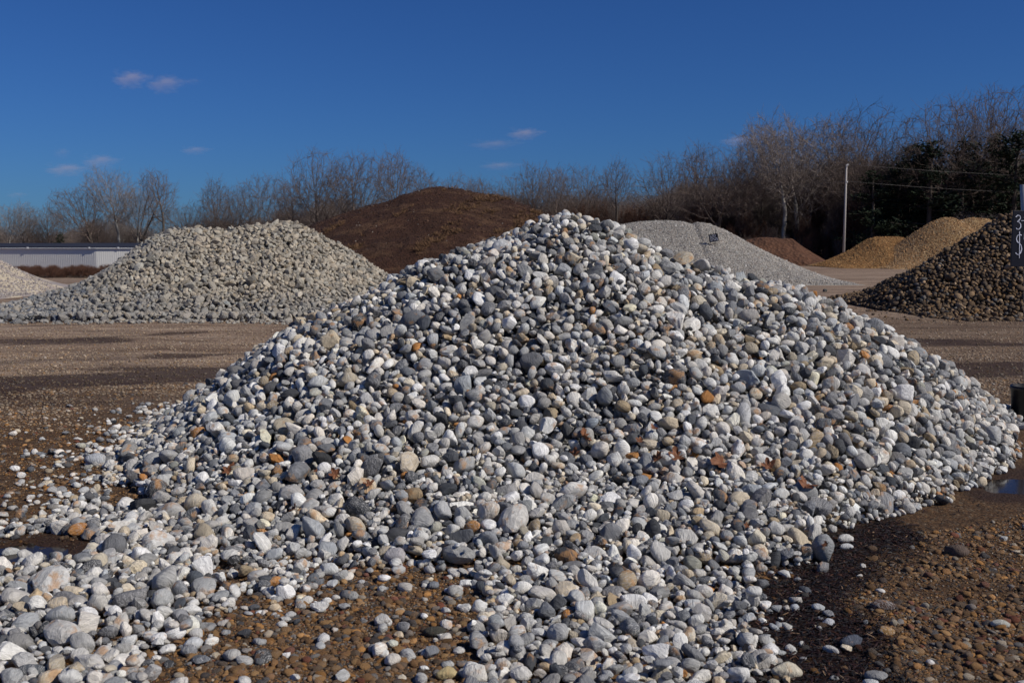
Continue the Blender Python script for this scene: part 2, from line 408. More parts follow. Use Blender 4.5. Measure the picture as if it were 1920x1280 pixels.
def axis(lo, hi, step, far_lo, far_hi, g=1.12):
    a = list(np.arange(lo, hi + 1e-6, step)); s = step
    while a[-1] < far_hi: s *= g; a.append(a[-1] + s)
    s = step; pre = []; v = lo
    while v > far_lo: s *= g; v -= s; pre.append(v)
    return np.array(pre[::-1] + a)
gx = axis(-7, 8, 0.05, -2500, 2500, 1.07); gy = axis(3.6, 17, 0.05, -300, 4000, 1.05)
GX, GY = np.meshgrid(gx, gy); GZ = ground_z(GX, GY)
bark = sstep(-0.30, 0.05, poly_dist(BARK, GX, GY) + (fbm(GX * 2.2, GY * 2.2, 21, 4) - 0.5) * 0.7)
wet = np.zeros_like(GX)
for P in (PUD1, PUD2): wet = np.maximum(wet, sstep(-0.7, 0.05, poly_dist(P, GX, GY) + (fbm(GX * 2, GY * 2, 31, 3) - 0.5) * 0.5))
# dark damp strips in the yard: (pixel ends, width in m, strength)
for (xa, ya, xb, yb, w, s) in ((-900, 765, 560, 690, 1.3, 0.95), (-600, 705, 300, 668, 0.45, 0.5), (-700, 655, 200, 640, 0.8, 0.8), (180, 633, 345, 624, 0.5, 0.75), (-500, 735, 330, 755, 0.7, 0.5), (300, 668, 520, 660, 0.5, 0.7), (0, 612, 260, 606, 0.35, 0.5),
                             (1640, 640, 2300, 655, 1.0, 0.85), (1580, 618, 2200, 606, 0.6, 0.45), (1700, 690, 2300, 700, 1.3, 0.8), (1400, 548, 1640, 543, 0.8, 0.35), (1440, 600, 1600, 585, 0.5, 0.3), (60, 545, 300, 540, 0.6, 0.3)):
    a, b = gnd(xa, ya)[:2], gnd(xb, yb)[:2]; e = b - a; L = e @ e
    t = np.clip(((GX - a[0]) * e[0] + (GY - a[1]) * e[1]) / L, 0, 1)
    d = np.hypot(GX - a[0] - t * e[0], GY - a[1] - t * e[1])
    u = d + (fbm(GX * 0.45, GY * 1.6, 41, 4) - 0.5) * w * 2.0
    wet = np.maximum(wet, s * (1 - sstep(w * 0.35, w * 1.15, u)))
zone = sstep(10.0, 16.5, GY + (fbm(GX * 0.3, GY * 0.5, 51, 3) - 0.5) * 4) * (1 - 0.55 * sstep(3.5, 8, GX) * (1 - sstep(26, 30, GY)))   # 0 = rusty pebbly gravel, 1 = pale packed lot
far_pale = sstep(56, 62, GY) * sstep(8, 14, GX)
tot = [(GX.ravel()), GY.ravel(), GZ.ravel()]
m_ground, nt, b = newmat('yard_ground'); L = nt.links.new
g_at = N(nt, 'ShaderNodeAttribute', attribute_name='mask'); sep = nt.nodes.new('ShaderNodeSeparateColor'); L(g_at.outputs['Color'], sep.inputs[0])
tc = N(nt, 'ShaderNodeTexCoord'); vo = tc.outputs['Object']
mp = N(nt, 'ShaderNodeMapping'); mp.inputs['Scale'].default_value = (0.10, 0.9, 1); mp.inputs['Rotation'].default_value = (0, 0, R(-5)); L(vo, mp.inputs['Vector'])
st = noise(nt, mp.outputs[0], 1.0, 6, 0.62, 0.4); st2 = noise(nt, mp.outputs[0], 4.0, 5, 0.65, 0.2)
n1 = noise(nt, vo, 55, 3, 0.7); n2 = noise(nt, vo, 17, 4, 0.65); n3 = noise(nt, vo, 1.3, 5, 0.6); n4 = noise(nt, vo, 0.25, 4, 0.6)
vor = N(nt, 'ShaderNodeTexVoronoi'); vor.inputs['Scale'].default_value = 48; L(vo, vor.inputs['Vector'])
grain = ramp(nt, vor.outputs['Color'], [(0.0, (0.028, 0.018, 0.011)), (0.35, (0.11, 0.058, 0.027)), (0.6, (0.18, 0.10, 0.045)), (0.8, (0.11, 0.085, 0.06)), (1.0, (0.32, 0.23, 0.14))])
near_c = mixc(nt, ramp(nt, n2, [(0.3, 0.0), (0.7, 1.0)]), (0.045, 0.026, 0.015), grain)
lot_a = ramp(nt, st, [(0.30, (0.15, 0.092, 0.062)), (0.42, (0.30, 0.205, 0.14)), (0.55, (0.42, 0.30, 0.21)), (0.70, (0.53, 0.40, 0.29))])
lot = mixc(nt, math_(nt, 'MULTIPLY', ramp(nt, st2, [(0.35, 1.0), (0.55, 0.0)]), 0.45), lot_a, (0.07, 0.045, 0.032))
lot = mixc(nt, 0.5, lot, ramp(nt, vor.outputs['Color'], [(0, 0.25), (0.5, 0.6), (1, 1.15)]), 'MULTIPLY')
lot = mixc(nt, 0.6, lot, ramp(nt, n3, [(0.3, 0.55), (0.7, 1.15)]), 'MULTIPLY')
c = mixc(nt, sep.outputs[2], near_c, lot)
wf_ = math_(nt, 'ADD', math_(nt, 'MULTIPLY_ADD', math_(nt, 'SUBTRACT', st2, 0.5), 1.5, sep.outputs[0]), math_(nt, 'ADD', math_(nt, 'MULTIPLY', math_(nt, 'SUBTRACT', n2, 0.5), 0.6), math_(nt, 'MULTIPLY', math_(nt, 'SUBTRACT', n3, 0.5), 1.3)))
c = mixc(nt, ramp(nt, wf_, [(0.36, 0.0), (0.72, 0.78)]), c, mixc(nt, n1, (0.012, 0.006, 0.004), (0.05, 0.026, 0.017)))
c = mixc(nt, sep.outputs[1], c, mixc(nt, n1, (0.006, 0.003, 0.002), (0.028, 0.012, 0.008)))
L(c, b.inputs['Base Color'])
rr = math_(nt, 'MULTIPLY_ADD', math_(nt, 'MAXIMUM', sep.outputs[0], sep.outputs[1]), -0.28, 0.95); L(rr, b.inputs['Roughness'])
b.inputs['Specular IOR Level'].default_value = 0.15
hh = math_(nt, 'ADD', math_(nt, 'MULTIPLY', vor.outputs['Distance'], -0.8), math_(nt, 'ADD', n1, math_(nt, 'MULTIPLY', n2, 1.5)))
bump(nt, b, hh, 0.9, 0.012)
mask = np.stack([wet, bark, zone, np.ones_like(wet)], -1).reshape(-1, 4)
ground = obj('ground', mesh_np('ground', np.stack(tot, -1), grid_faces(len(gx), len(gy)), m_ground, {'mask': ('FLOAT_COLOR', mask)}, True, 4)); tag(ground, kind='structure')
gi_y = lambda A, x, y: A[np.clip(np.searchsorted(gy, y), 0, len(gy) - 1), np.clip(np.searchsorted(gx, x), 0, len(gx) - 1)]

m_water, nt, b = newmat('puddle_water'); b.inputs['Base Color'].default_value = (0.02, 0.014, 0.01, 1); b.inputs['Roughness'].default_value = 0.12; b.inputs['Specular IOR Level'].default_value = 0.3; b.inputs['IOR'].default_value = 1.33
tcw = N(nt, 'ShaderNodeTexCoord'); bump(nt, b, noise(nt, tcw.outputs['Object'], 14, 2), 0.05, 0.01)
for P, lb in ((PUD1, 'small dark puddle at the left edge among the stray stones'), (PUD2, 'shallow puddle at the right edge by the foot of the stone pile')):
    xs, ys = [p[0] for p in P], [p[1] for p in P]
    w = MB().add([(min(xs) - .3, min(ys) - .2, -0.024), (max(xs) + .3, min(ys) - .2, -0.024), (max(xs) + .3, max(ys) + .2, -0.024), (min(xs) - .3, max(ys) + .2, -0.024)], [(0, 1, 2, 3)]).build('puddle', m_water)
    tag(w, lb, None, None, 'structure')

# ------------------------------------------------------------------ main stone pile
PAL_STONE = [(27, (0.70, 0.685, 0.65)), (28, (0.52, 0.515, 0.50)), (21, (0.34, 0.345, 0.35)), (16, (0.19, 0.196, 0.21)), (10, (0.085, 0.09, 0.10)), (10, (0.56, 0.49, 0.38)), (3, (0.38, 0.30, 0.20)), (0.8, (0.42, 0.20, 0.07)), (1.0, (0.38, 0.38, 0.33))]
m_stone = stone_material('river_stone', 19, 0.75, contrast=0.75)
def cone_profile(x, y):
    dx, dy = x - PCX, y - PCY; th = np.arctan2(dy, dx); r = np.hypot(dx, dy) / (1.0 + 0.02 * np.sin(3 * th + 1.0))
    zl = np.interp(r, [0, 0.35, 0.82, 1.67, 2.47, 3.0, 3.6, 4.2, 4.6, 5.2], [2.30, 2.25, 2.05, 1.80, 1.38, 1.17, 0.74, 0.32, 0.06, -0.1])
    zr = np.interp(r, [0, 0.35, 1.12, 1.56, 2.42, 3.55, 4.4, 4.85, 5.3], [2.30, 2.22, 1.79, 1.68, 1.48, 0.96, 0.56, 0.20, -0.05])
    zf = np.interp(r, [0, 0.35, 0.82, 1.67, 2.4, 2.95, 3.4, 4.2, 4.7, 5.1], [2.30, 2.24, 1.97, 1.36, 0.80, 0.42, 0.25, 0.12, 0.04, -0.1])
    wr_, wl_, wf_ = np.clip(np.cos(th), 0, 1) ** 1.5, np.clip(-np.cos(th), 0, 1) ** 1.5, np.abs(np.sin(th)) ** 1.5
    z = (zr * wr_ + zl * wl_ + zf * wf_) / (wr_ + wl_ + wf_)
    z += (fbm(x * 0.8, y * 0.8, 61, 3) - 0.5) * 0.22 * sstep(0, 1.4, z) * (1 - sstep(1.5, 2.1, z)) + (fbm(x * 2.1, y * 2.1, 64, 2) - 0.5) * 0.10 * sstep(0, .5, z)
    z -= 0.12 * np.exp(-(((x - 1.75 - 0.1 * (PCY - y)) / 0.45) ** 2)) * sstep(0.15, 0.8, z) * (y < PCY)        # hollow right of the middle
    return z
COVER = poly_ground([(-420, 1010), (-60, 1010), (70, 985), (135, 935), (180, 872), (270, 795), (335, 750), (420, 700), (520, 660), (640, 620)]) + [(-1.5, 16.2), (3.5, 16.2), (6.2, 13)] + \
        poly_ground([(1895, 752), (1912, 800), (1900, 868), (1850, 905), (1760, 938), (1620, 985), (1545, 1012), (1480, 1058), (1440, 1105), (1450, 1150), (1415, 1195), (1440, 1240), (1330, 1330), (830, 1330), (880, 1240), (850, 1190), (885, 1130), (850, 1080), (760, 1056), (640, 1076), (570, 1100), (500, 1150), (440, 1185), (350, 1215), (270, 1260), (200, 1330), (-300, 1330), (-420, 1200)])
hp = Heap(-6.2, 7.0, 3.7, 16.8, 0.016)
GZm = ground_z(hp.X, hp.Y)
sd = poly_dist(COVER, hp.X[::4, ::4], hp.Y[::4, ::4]); sd = np.repeat(np.repeat(sd, 4, 0), 4, 1)[:hp.ny, :hp.nx]
edge_n = (fbm(hp.X * 2.5, hp.Y * 2.5, 71, 4) - 0.5) * 0.75
apron = sstep(-0.02, 0.22, sd + edge_n * 0.7)
patch = fbm(hp.X * 1.3, hp.Y * 1.3, 77, 4)
thin = 0.026 + 0.035 * sstep(0.2, 0.9, sd)
cone = cone_profile(hp.X, hp.Y)
cone = np.where((hp.X > 2) & (hp.Y < 12), np.minimum(cone, 0.8 * (sd + 0.1 * edge_n) + 0.02), cone)
in_front = sstep(4.1, 5.1, np.hypot(hp.X - PCX, hp.Y - PCY))
pud = poly_dist(PUD1, hp.X[::4, ::4], hp.Y[::4, ::4]); pud = np.repeat(np.repeat(pud, 4, 0), 4, 1)[:hp.ny, :hp.nx]
lim = np.where((apron > 0.25) & (pud + 0.15 * edge_n < -0.12) & ~((in_front > 0.4) & (patch < np.where(hp.X > -0.4, 0.22, 0.31))), GZm + thin, -np.inf)
target = np.where(cone > 0.07, np.maximum(cone + GZm, lim), lim)
target = np.where((hp.Y > 9) & (cone < 0.0), -np.inf, target)
target = np.where((hp.X > 2) & (sd < -0.05), -np.inf, target)
r_ = np.hypot(hp.X - PCX, hp.Y - PCY); th_ = np.arctan2(hp.Y - PCY, hp.X - PCX)
up = sstep(0.10, 0.62, cone)
size_map = 0.030 + 0.070 * up + 0.035 * sstep(0.2, 0.9, np.cos(th_)) * sstep(0.1, 0.3, cone + 0.2) * (hp.Y > 7.0)
size_map *= 1 + 0.18 * (fbm(hp.X * 1.1, hp.Y * 1.1, 81, 3) - 0.5) * 2
size_map = size_map * (0.90 + 0.10 * sstep(5.5, 7.5, hp.Y))
size_map = np.where(hp.Y > 12.5, size_map * 1.35, size_map)
tilt_map = 0.28 + 0.42 * up
H0 = np.where(np.isfinite(target), np.maximum(GZm, np.where(hp.Y > 12.5, cone + GZm - 0.09, cone + GZm - 0.17)), GZm)
C, S, Rm = hp.fill(H0, target, size_map, tilt_map, 90000, rng, K=3, sig=0.22, smin=0.45, smax=1.3, shape=(0.62, 0.95, 0.42, 0.8))
# stones spilled past the edge
def spill(n, rg):
    P = []; 
    while len(P) < n:
        x = rg.uniform(-5.6, 6.4, 4000); y = rg.uniform(4.0, 12.5, 4000)
        d = -poly_dist(COVER, x, y); c_ = cone_profile(x, y)
        p = np.exp(-np.clip(d, 0, 9) / 0.32) * 0.4 + 0.012 + 0.20 * (vnoise(x * 1.7, y * 1.7, 91) > 0.74) * np.exp(-np.clip(d, 0, 9) / 1.0)
        p *= 1 - 0.8 * sstep(1.2, 2.2, x) * (y < 6.6); p = np.where((d < -0.25) | (c_ > 0.1), 0.0, p); p = np.maximum(p, 0.035 * (poly_dist(PUD1, x, y) > -0.2))
        k = rg.random(4000) < p; P += list(zip(x[k], y[k]))
    return np.array(P[:n])
SPn = 1700
sp = spill(SPn, rng); a = 0.5 * 0.048 * np.clip(np.exp(rng.normal(0, 0.38, SPn)), .4, 1.7) * 1.2; S2 = np.stack([a, a * rng.uniform(.65, .95, SPn), a * rng.uniform(.4, .75, SPn)], -1)
C2 = np.c_[sp, hp.sample(hp.H, sp[:, 0], sp[:, 1]) + S2[:, 2] * 0.72]; R2 = rand_rot(SPn, rng, np.full(SPn, 0.15))
C = np.vstack([C, C2]); S = np.vstack([S, S2]); Rm = np.concatenate([Rm, R2])
print('stones', len(C), 'script', round(time.time() - T0, 1))
tone = palette(rng, len(C), PAL_STONE, 0.2) * np.array([1.03, 1.0, 0.945]); sid = rng.random(len(C))
vis = hp.visible(C, S); vis[-SPn:] = True
pile = empty('stone_pile', (PCX, PCY, 0), 'large heap of rounded white, grey and slate river stones in the foreground', 'stone pile')
LIB = Lib({k: ROUND[k] + MIXED[k] + MIXED[k] + ROCK_[k] + ROCK_[k][:4] + SLAB[k] for k in ROUND}); LIB.n_smooth = 20 + 20 + 12
emit_heap(pile, C, S, Rm, tone, sid, LIB, m_stone, vis, 300, 'stone', 'stones', rng, 3, 2, True, 1, 4.5, 3, 17.0)
# the small stuff the stones bed in, under them
m_bed, nt, b = newmat('pile_bed'); b.inputs['Base Color'].default_value = (0.05, 0.05, 0.05, 1)
tcb = N(nt, 'ShaderNodeTexCoord'); L = nt.links.new; vb = N(nt, 'ShaderNodeTexVoronoi'); vb.inputs['Scale'].default_value = 30; L(tcb.outputs['Object'], vb.inputs['Vector'])
L(ramp(nt, vb.outputs['Color'], [(0, (0.03, 0.03, 0.032)), (0.6, (0.14, 0.14, 0.14)), (1, (0.3, 0.28, 0.25))]), b.inputs['Base Color']); bump(nt, b, vb.outputs['Distance'], 1, 0.03)
st_ = 8; bx, by, bz = hp.X[::st_, ::st_], hp.Y[::st_, ::st_], H0[::st_, ::st_]
bz = np.where((cone[::st_, ::st_] > 0.2) & np.isfinite(target[::st_, ::st_]), bz, bz - 0.2)
bed = obj('gravel_bed', mesh_np('gravel_bed', np.stack([bx.ravel() - PCX, by.ravel() - PCY, bz.ravel()], -1), grid_faces(bx.shape[1], bx.shape[0]), m_bed, None, True, 4), pile); tag(bed, kind='stuff')

# single stones that lie apart, each where the photograph has it (px, py, length px, colour, stretch, label)
LONE = [
    (1472, 1260, 62, (0.58, 0.52, 0.40), (1, .62, .5), 0.25, 'largest cream stone, long and smooth, at the bottom edge on dark bark'),
    (717, 1166, 33, (0.52, 0.50, 0.46), (1, .85, .75), 0.0, 'single round white stone alone on the brown gravel at the front'),
    (740, 1049, 42, (0.42, 0.39, 0.385), (1, .85, .8), 0.1, 'blocky pinkish grey stone where the pile meets the brown gravel'),
    (616, 1070, 40, (0.60, 0.60, 0.57), (1, .7, .62), 0.0, 'smooth white domed stone on the brown gravel below the pile'),
    (1596, 1202, 50, (0.09, 0.10, 0.125), (1, .55, .5), 0.35, 'dark slate blue block lying alone beside the dark bark'),
    (1661, 1182, 35, (0.34, 0.20, 0.08), (1, .7, .5), 0.0, 'oval orange-brown stone right of the dark bark'),
    (1558, 1217, 34, (0.52, 0.50, 0.46), (1, .45, .45), -0.7, 'narrow white stone pointing down at the slate blue block'),
    (1552, 1168, 27, (0.50, 0.50, 0.50), (1, .7, .6), 0.0, 'small pale stone on the dark bark above the slate blue block'),
    (1585, 1010, 34, (0.60, 0.58, 0.53), (1, .6, .55), 0.1, 'upper white stone on the dark bark patch'),
    (1587, 1025, 28, (0.56, 0.56, 0.54), (1, .5, .5), 0.0, 'lower white stone on the dark bark patch'),
    (1875, 1172, 36, (0.47, 0.46, 0.40), (1, .5, .5), -0.4, 'pale oval stone on brown gravel by the right edge'),
    (1795, 1033, 44, (0.13, 0.095, 0.075), (1, .7, .6), -0.2, 'big dull brown stone on the gravel right of the bark'),
    (1655, 1135, 50, (0.12, 0.08, 0.065), (1, .45, .4), -0.15, 'long dark maroon stone on the gravel right of the bark'),
    (815, 1184, 46, (0.075, 0.07, 0.055), (1, .5, .5), -0.1, 'dark olive brown stone at the inner edge of the front tongue of stones'),
    (60, 1255, 60, (0.12, 0.13, 0.14), (1, .5, .5), 0.0, 'dark grey long stone in the bottom left corner'),
    (366, 1190, 27, (0.56, 0.54, 0.50), (1, .85, .8), 0.0, 'small white round stone at the ragged left edge of the gravel clearing'),
    (836, 1262, 44, (0.48, 0.38, 0.20), (1, .6, .6), 0.5, 'yellow-tan stone at the bottom edge, left of the white stones'),
    (20, 1025, 34, (0.50, 0.50, 0.47), (1, .65, .6), 0.45, 'flat-topped pale stone standing in the left puddle'),
    (62, 1040, 19, (0.58, 0.58, 0.57), (1, .8, .9), 0.0, 'tiny white stone poking out of the left puddle'),
    (1547, 546, 9, (0.05, 0.05, 0.04), (1, .7, .8), 0.0, 'small dark clod alone on the tan road beyond the pile'),
    (178, 868, 38, (0.44, 0.45, 0.46), (1, .75, .7), 0.1, 'big pale grey boulder standing on the left fringe of the pile'),
]
for (px, py, ln, c_, st3, rz, lb) in LONE:
    g = gnd(px, py + ln * 0.15, 0); a = ln * g[1] / F_PX / 2; zs = float(hp.sample(hp.H, g[0], g[1])) if g[1] < 16 and abs(g[0]) < 6 else float(ground_z(g[0], g[1]))
    if (zs - float(ground_z(g[0], g[1]))) > 0.10: zs -= 0.05
    k = int(rng.integers(0, 20)); s3 = np.array(st3) * a; rm = rand_rot(1, rng, np.array([0.05]))[0]
    x = np.array([math.cos(rz), math.sin(rz), 0]); z = np.array([0, 0, 1.0]); rm = np.stack([x, np.cross(z, x), z], -1)
    v = (ROUND[3][k] * s3) @ rm.T
    o = obj('stone' if 'clod' not in lb else 'dirt_clod', mesh_np('lone_stone', v, ICO[3][1], m_stone, {'tone': ('FLOAT_COLOR', np.tile([*c_, 1], (len(v), 1))), 'sid': ('FLOAT', np.full(len(v), 0.13 + 0.001 * k))}, True), None, (g[0], g[1], zs + s3[2] * 0.72))
    tag(o, lb, 'stone' if 'clod' not in lb else 'dirt clod')

# ------------------------------------------------------------------ gravel lying on the yard
m_peb = stone_material('yard_pebble', 60, 0.3, (0.3, 0.15, 0.05), 0.75, True, 0.4)
PAL_GRAV = [(24, (0.19, 0.105, 0.048)), (20, (0.26, 0.15, 0.065)), (13, (0.33, 0.165, 0.055)), (16, (0.11, 0.075, 0.048)), (12, (0.07, 0.062, 0.058)), (6, (0.19, 0.175, 0.16)), (4, (0.38, 0.32, 0.24)), (5, (0.16, 0.06, 0.035))]
def scatter_ground(name, n, y0, y1, smin, smax, pal, dens=None, flat=0.55, jit=0.2, xm=1.0, mat=None, rg=rng, power=2.2):
    # uniform on the picture's lower part: density falls with distance, as far as pieces of this size still show
    u = rg.random(n * 2); y = 1 / (1 / y0 + u * (1 / y1 - 1 / y0)); x = (rg.random(n * 2) - 0.5) * 1.12 * y * xm
    k = np.ones(len(x), bool)
    if dens is not None: k = rg.random(len(x)) < dens(x, y)
    x, y = x[k][:n], y[k][:n]; n = len(x)
    s = smin * (smax / smin) ** (rg.random(n) ** power) / 2
    sc = np.stack([s, s * rg.uniform(.6, .95, n), s * rg.uniform(.35, .7, n)], -1)
    z = ground_z(x, y) + sc[:, 2] * 0.35
    rot = np.stack([rg.normal(0, .2, n), rg.normal(0, .2, n), rg.uniform(0, 6.28, n)], -1)
    return scatter(name, np.stack([x, y, z], -1), sc, rot, palette(rg, n, pal, jit) * (1 - 0.68 * np.maximum(gi_y(wet, x, y), gi_y(bark, x, y)))[:, None], mat or m_peb, None)
def d_near(x, y):
    cov = poly_dist(COVER, x, y); w = gi_y(wet, x, y)
    return np.where(cov > 0.7, 0.0, 1.0) * (1 - 0.93 * bark_at(x, y)) * (1 - 0.75 * w) * np.where(cone_profile(x, y) > 0.2, 0, 1) * (0.35 + 0.65 * (fbm(x * 1.6, y * 1.6, 101, 3) > 0.42))
bark_at = lambda x, y: gi_y(bark, x, y)
scatter_ground('gravel', 130000, 4.0, 15.0, 0.006, 0.020, PAL_GRAV, d_near)
scatter_ground('gravel', 24000, 4.0, 16.0, 0.014, 0.066, PAL_GRAV, d_near, power=3.1)
PAL_LOT = [(30, (0.27, 0.195, 0.125)), (25, (0.34, 0.26, 0.18)), (20, (0.17, 0.115, 0.08)), (2, (0.4, 0.34, 0.27)), (10, (0.26, 0.16, 0.08))]
scatter_ground('gravel', 60000, 10.5, 34.0, 0.018, 0.05, PAL_LOT, lambda x, y: np.where(cone_profile(x, y) > 0.1, 0, 1.0) * (0.1 + 0.9 * sstep(10.5, 16, y + (fbm(x * .5, y * .5, 33, 3) - .5) * 5)) * (1 - 0.7 * gi_y(wet, x, y)), power=1.6)
# shredded bark and twigs on the wet ground
m_bark, nt, b = newmat('shredded_bark'); atb = N(nt, 'ShaderNodeAttribute', attribute_name='tone'); atb.attribute_type = 'INSTANCER'; nt.links.new(atb.outputs['Color'], b.inputs['Base Color']); b.inputs['Roughness'].default_value = 0.6
nb = 22000; x = rng.uniform(-6, 7, nb * 10); y = rng.uniform(4.0, 9.5, nb * 10)
k = rng.random(nb * 10) < np.clip(bark_at(x, y) * 1.0 + 0.012, 0, 1); x, y = x[k][:nb], y[k][:nb]; nb = len(x)
sc = np.stack([rng.uniform(.008, .032, nb), rng.uniform(.0015, .006, nb), rng.uniform(.001, .003, nb)], -1)
scatter('bark_chips', np.stack([x, y, ground_z(x, y) + 0.006 + rng.random(nb) * 0.01], -1), sc, np.stack([rng.normal(0, .25, nb), rng.normal(0, .25, nb), rng.uniform(0, 6.28, nb)], -1),
        palette(rng, nb, [(60, (0.012, 0.005, 0.004)), (30, (0.03, 0.012, 0.008)), (8, (0.08, 0.035, 0.018)), (2, (0.22, 0.14, 0.08))]), m_bark, None, 'chip', smooth=False)
print('ground', round(time.time() - T0, 1))

# ------------------------------------------------------------------ the other heaps
def ridge(knots, Yr):
    """silhouette pixels at the ridge depth -> X, Z knots"""
    P = [at(px, py, Yr) for px, py in knots]; return np.array([p[0] for p in P]), np.array([p[2] for p in P])
def gcone(v, rnd=0.12): 
    v = np.abs(v); return np.clip(1 + rnd - np.sqrt(v * v * 1.0 + rnd * rnd) - rnd * (0.0 + v * 0), None, 1.0)
def heap_surface(kx, kz, Yr, w, bend=0.0, nz=0.12, seed=5, nscale=0.5):
    def f(x, y):
        x = np.asarray(x, float); y = np.asarray(y, float)
        P = np.interp(x, kx, kz, left=-0.5, right=-0.5); base = terrain(x, y)
        v = (y - Yr - bend * (x - kx.mean())) / w; v = v + (fbm(x * 0.45, y * 0.45, seed + 5, 3) - 0.5) * 0.22 * sstep(0.35, 1, np.abs(v)) * np.sign(v)
        return P * gcone(v) - np.where(P < 0.01, 0.3, 0) - 0.25 * sstep(0.98, 1.15, np.abs(v)) + (fbm(x * nscale, y * nscale, seed, 4) - 0.5) * nz * sstep(0, 0.5, P) + base
    return f
def add_spill(C, S, Rm, f, n, x0, x1, y0, y1, size, rg, reach=0.5):
    x = rg.uniform(x0, x1, n * 40); y = rg.uniform(y0, y1, n * 40); z = f(x, y); z2 = f(x, y + reach); z3 = f(x, y + reach * 2.5)
    p = np.where(z > 0.05, 0, np.where(z2 > 0.05, 0.5, np.where(z3 > 0.05, 0.12, 0.004))); k = rg.random(len(x)) < p; x, y = x[k][:n], y[k][:n]; n = len(x)
    a = 0.5 * size * np.exp(rg.normal(-.25, .4, n)); s3 = np.stack([a, a * .8, a * .6], -1)
    return np.vstack([C, np.c_[x, y, ground_z(x, y) + s3[:, 2] * .6]]), np.vstack([S, s3]), np.concatenate([Rm, rand_rot(n, rg, np.full(n, .3))])
# crushed rock heap, left
RK_Y = 31.0
kx, kz = ridge([(-60, 592), (0, 578), (60, 562), (110, 545), (170, 527), (215, 500), (260, 466), (300, 444), (330, 432), (375, 431), (415, 437), (450, 430), (490, 420), (540, 416), (580, 428), (640, 462), (700, 500), (760, 540), (830, 592)], RK_Y)
f_rock = heap_surface(kx, kz, RK_Y, 4.35, 0, 0.25, 121, 0.9)
h2 = Heap(-18.5, -1.0, 25.8, 36.5, 0.045)
T2 = f_rock(h2.X, h2.Y); T2 = np.where(T2 > 0.04, T2, -np.inf); fr = poly_dist(poly_ground([(-200, 572), (20, 585), (700, 575), (640, 600), (250, 607), (60, 612), (-200, 625)]), h2.X, h2.Y)
T2 = np.where((fr > -0.1) & ~(T2 > 0.16), 0.16, T2)
H2 = np.where(np.isfinite(T2), np.maximum(0, T2 - 0.22), 0)
C, S, Rm = h2.fill(H2, T2, np.full_like(T2, 0.115) * (0.85 + 0.4 * fbm(h2.X, h2.Y, 131, 2)), np.full_like(T2, 0.8), 40000, rng, (0.6, 0.95, 0.45, 0.85), K=2, sink=0.3, sig=0.32)
C, S, Rm = add_spill(C, S, Rm, f_rock, 1300, -18, -1, 25.3, 27.6, 0.13, rng)
bluish = sstep(-9.5, -12.5, C[:, 0] + (fbm(C[:, 0] * 0.7, C[:, 1] * 0.7, 141, 3) - 0.5) * 5) * 0.9 + 0.55 * sstep(0.9, 0.2, C[:, 2])
bluish = np.clip(bluish, 0, 1)[:, None]
ta = palette(rng, len(C), [(50, (0.435, 0.38, 0.295)), (30, (0.37, 0.325, 0.255)), (14, (0.24, 0.22, 0.185)), (5, (0.46, 0.42, 0.34))], 0.12)
tb = palette(rng, len(C), [(50, (0.29, 0.275, 0.25)), (30, (0.22, 0.22, 0.215)), (20, (0.35, 0.32, 0.275)), (8, (0.14, 0.15, 0.17))], 0.12)
tone = ta * (1 - bluish) + tb * bluish
m_rock = stone_material('crushed_rock', 9, 0.0, (0.36, 0.27, 0.16), 0.9, contrast=0.4)
rk = empty('crushed_rock_pile', (-9.0, RK_Y, 0), 'long heap of angular buff and grey crushed rock behind the stone pile on the left', 'rock pile')
emit_heap(rk, C, S * 1.12, Rm, tone, rng.random(len(C)), ROCK, m_rock, h2.visible(C, S), 300, 'rock', 'rocks', rng, 2, 1, False, 1)
def bed_mesh(name, heap, Hh, mat, parent, st_=5, drop=0.1):
    bx, by, bz = heap.X[::st_, ::st_], heap.Y[::st_, ::st_], Hh[::st_, ::st_] - drop; loc = np.array(parent.location)
    o = obj(name, mesh_np(name, np.stack([bx.ravel() - loc[0], by.ravel() - loc[1], bz.ravel() - loc[2]], -1), grid_faces(bx.shape[1], bx.shape[0]), mat, None, True, 4), parent); tag(o, kind='stuff'); return o
m_bed2, nt, b = newmat('crushed_fines'); b.inputs['Base Color'].default_value = (0.12, 0.11, 0.085, 1)
bed_mesh('rock_fines', h2, H2, m_bed2, rk)
# brown river rock heap, right
BR_Y = 32.0
kx, kz = ridge([(1612, 582), (1632, 572), (1656, 555), (1700, 520), (1750, 487), (1800, 455), (1850, 424), (1885, 405), (1940, 392), (2000, 398), (2100, 450), (2250, 540), (2330, 585)], BR_Y)
f_br = heap_surface(kx, kz, BR_Y, 4.9, 0, 0.3, 151, 0.8)
h3 = Heap(9.6, 24.5, 26.4, 37.5, 0.045)
T3 = f_br(h3.X, h3.Y); T3 = np.where(T3 > 0.04, T3, -np.inf); H3 = np.where(np.isfinite(T3), np.maximum(0, T3 - 0.18), 0)
C, S, Rm = h3.fill(H3, T3, np.full_like(T3, 0.118), np.full_like(T3, 0.6), 30000, rng, (0.65, 0.95, 0.5, 0.85), K=2, sink=0.2, sig=0.33)
C, S, Rm = add_spill(C, S, Rm, f_br, 1500, 9.8, 20, 26.0, 30.5, 0.10, rng)
tone = palette(rng, len(C), [(30, (0.125, 0.082, 0.048)), (25, (0.19, 0.125, 0.07)), (20, (0.075, 0.053, 0.036)), (10, (0.29, 0.20, 0.12)), (6, (0.20, 0.12, 0.055)), (8, (0.12, 0.11, 0.10))], 0.2)
m_brown = stone_material('brown_river_rock', 12, 0.0, (0.26, 0.14, 0.05), 0.8, contrast=0.5)
br = empty('brown_rock_pile', (16.5, BR_Y, 0), 'heap of dark brown river rock at the right edge behind the price sign', 'rock pile')
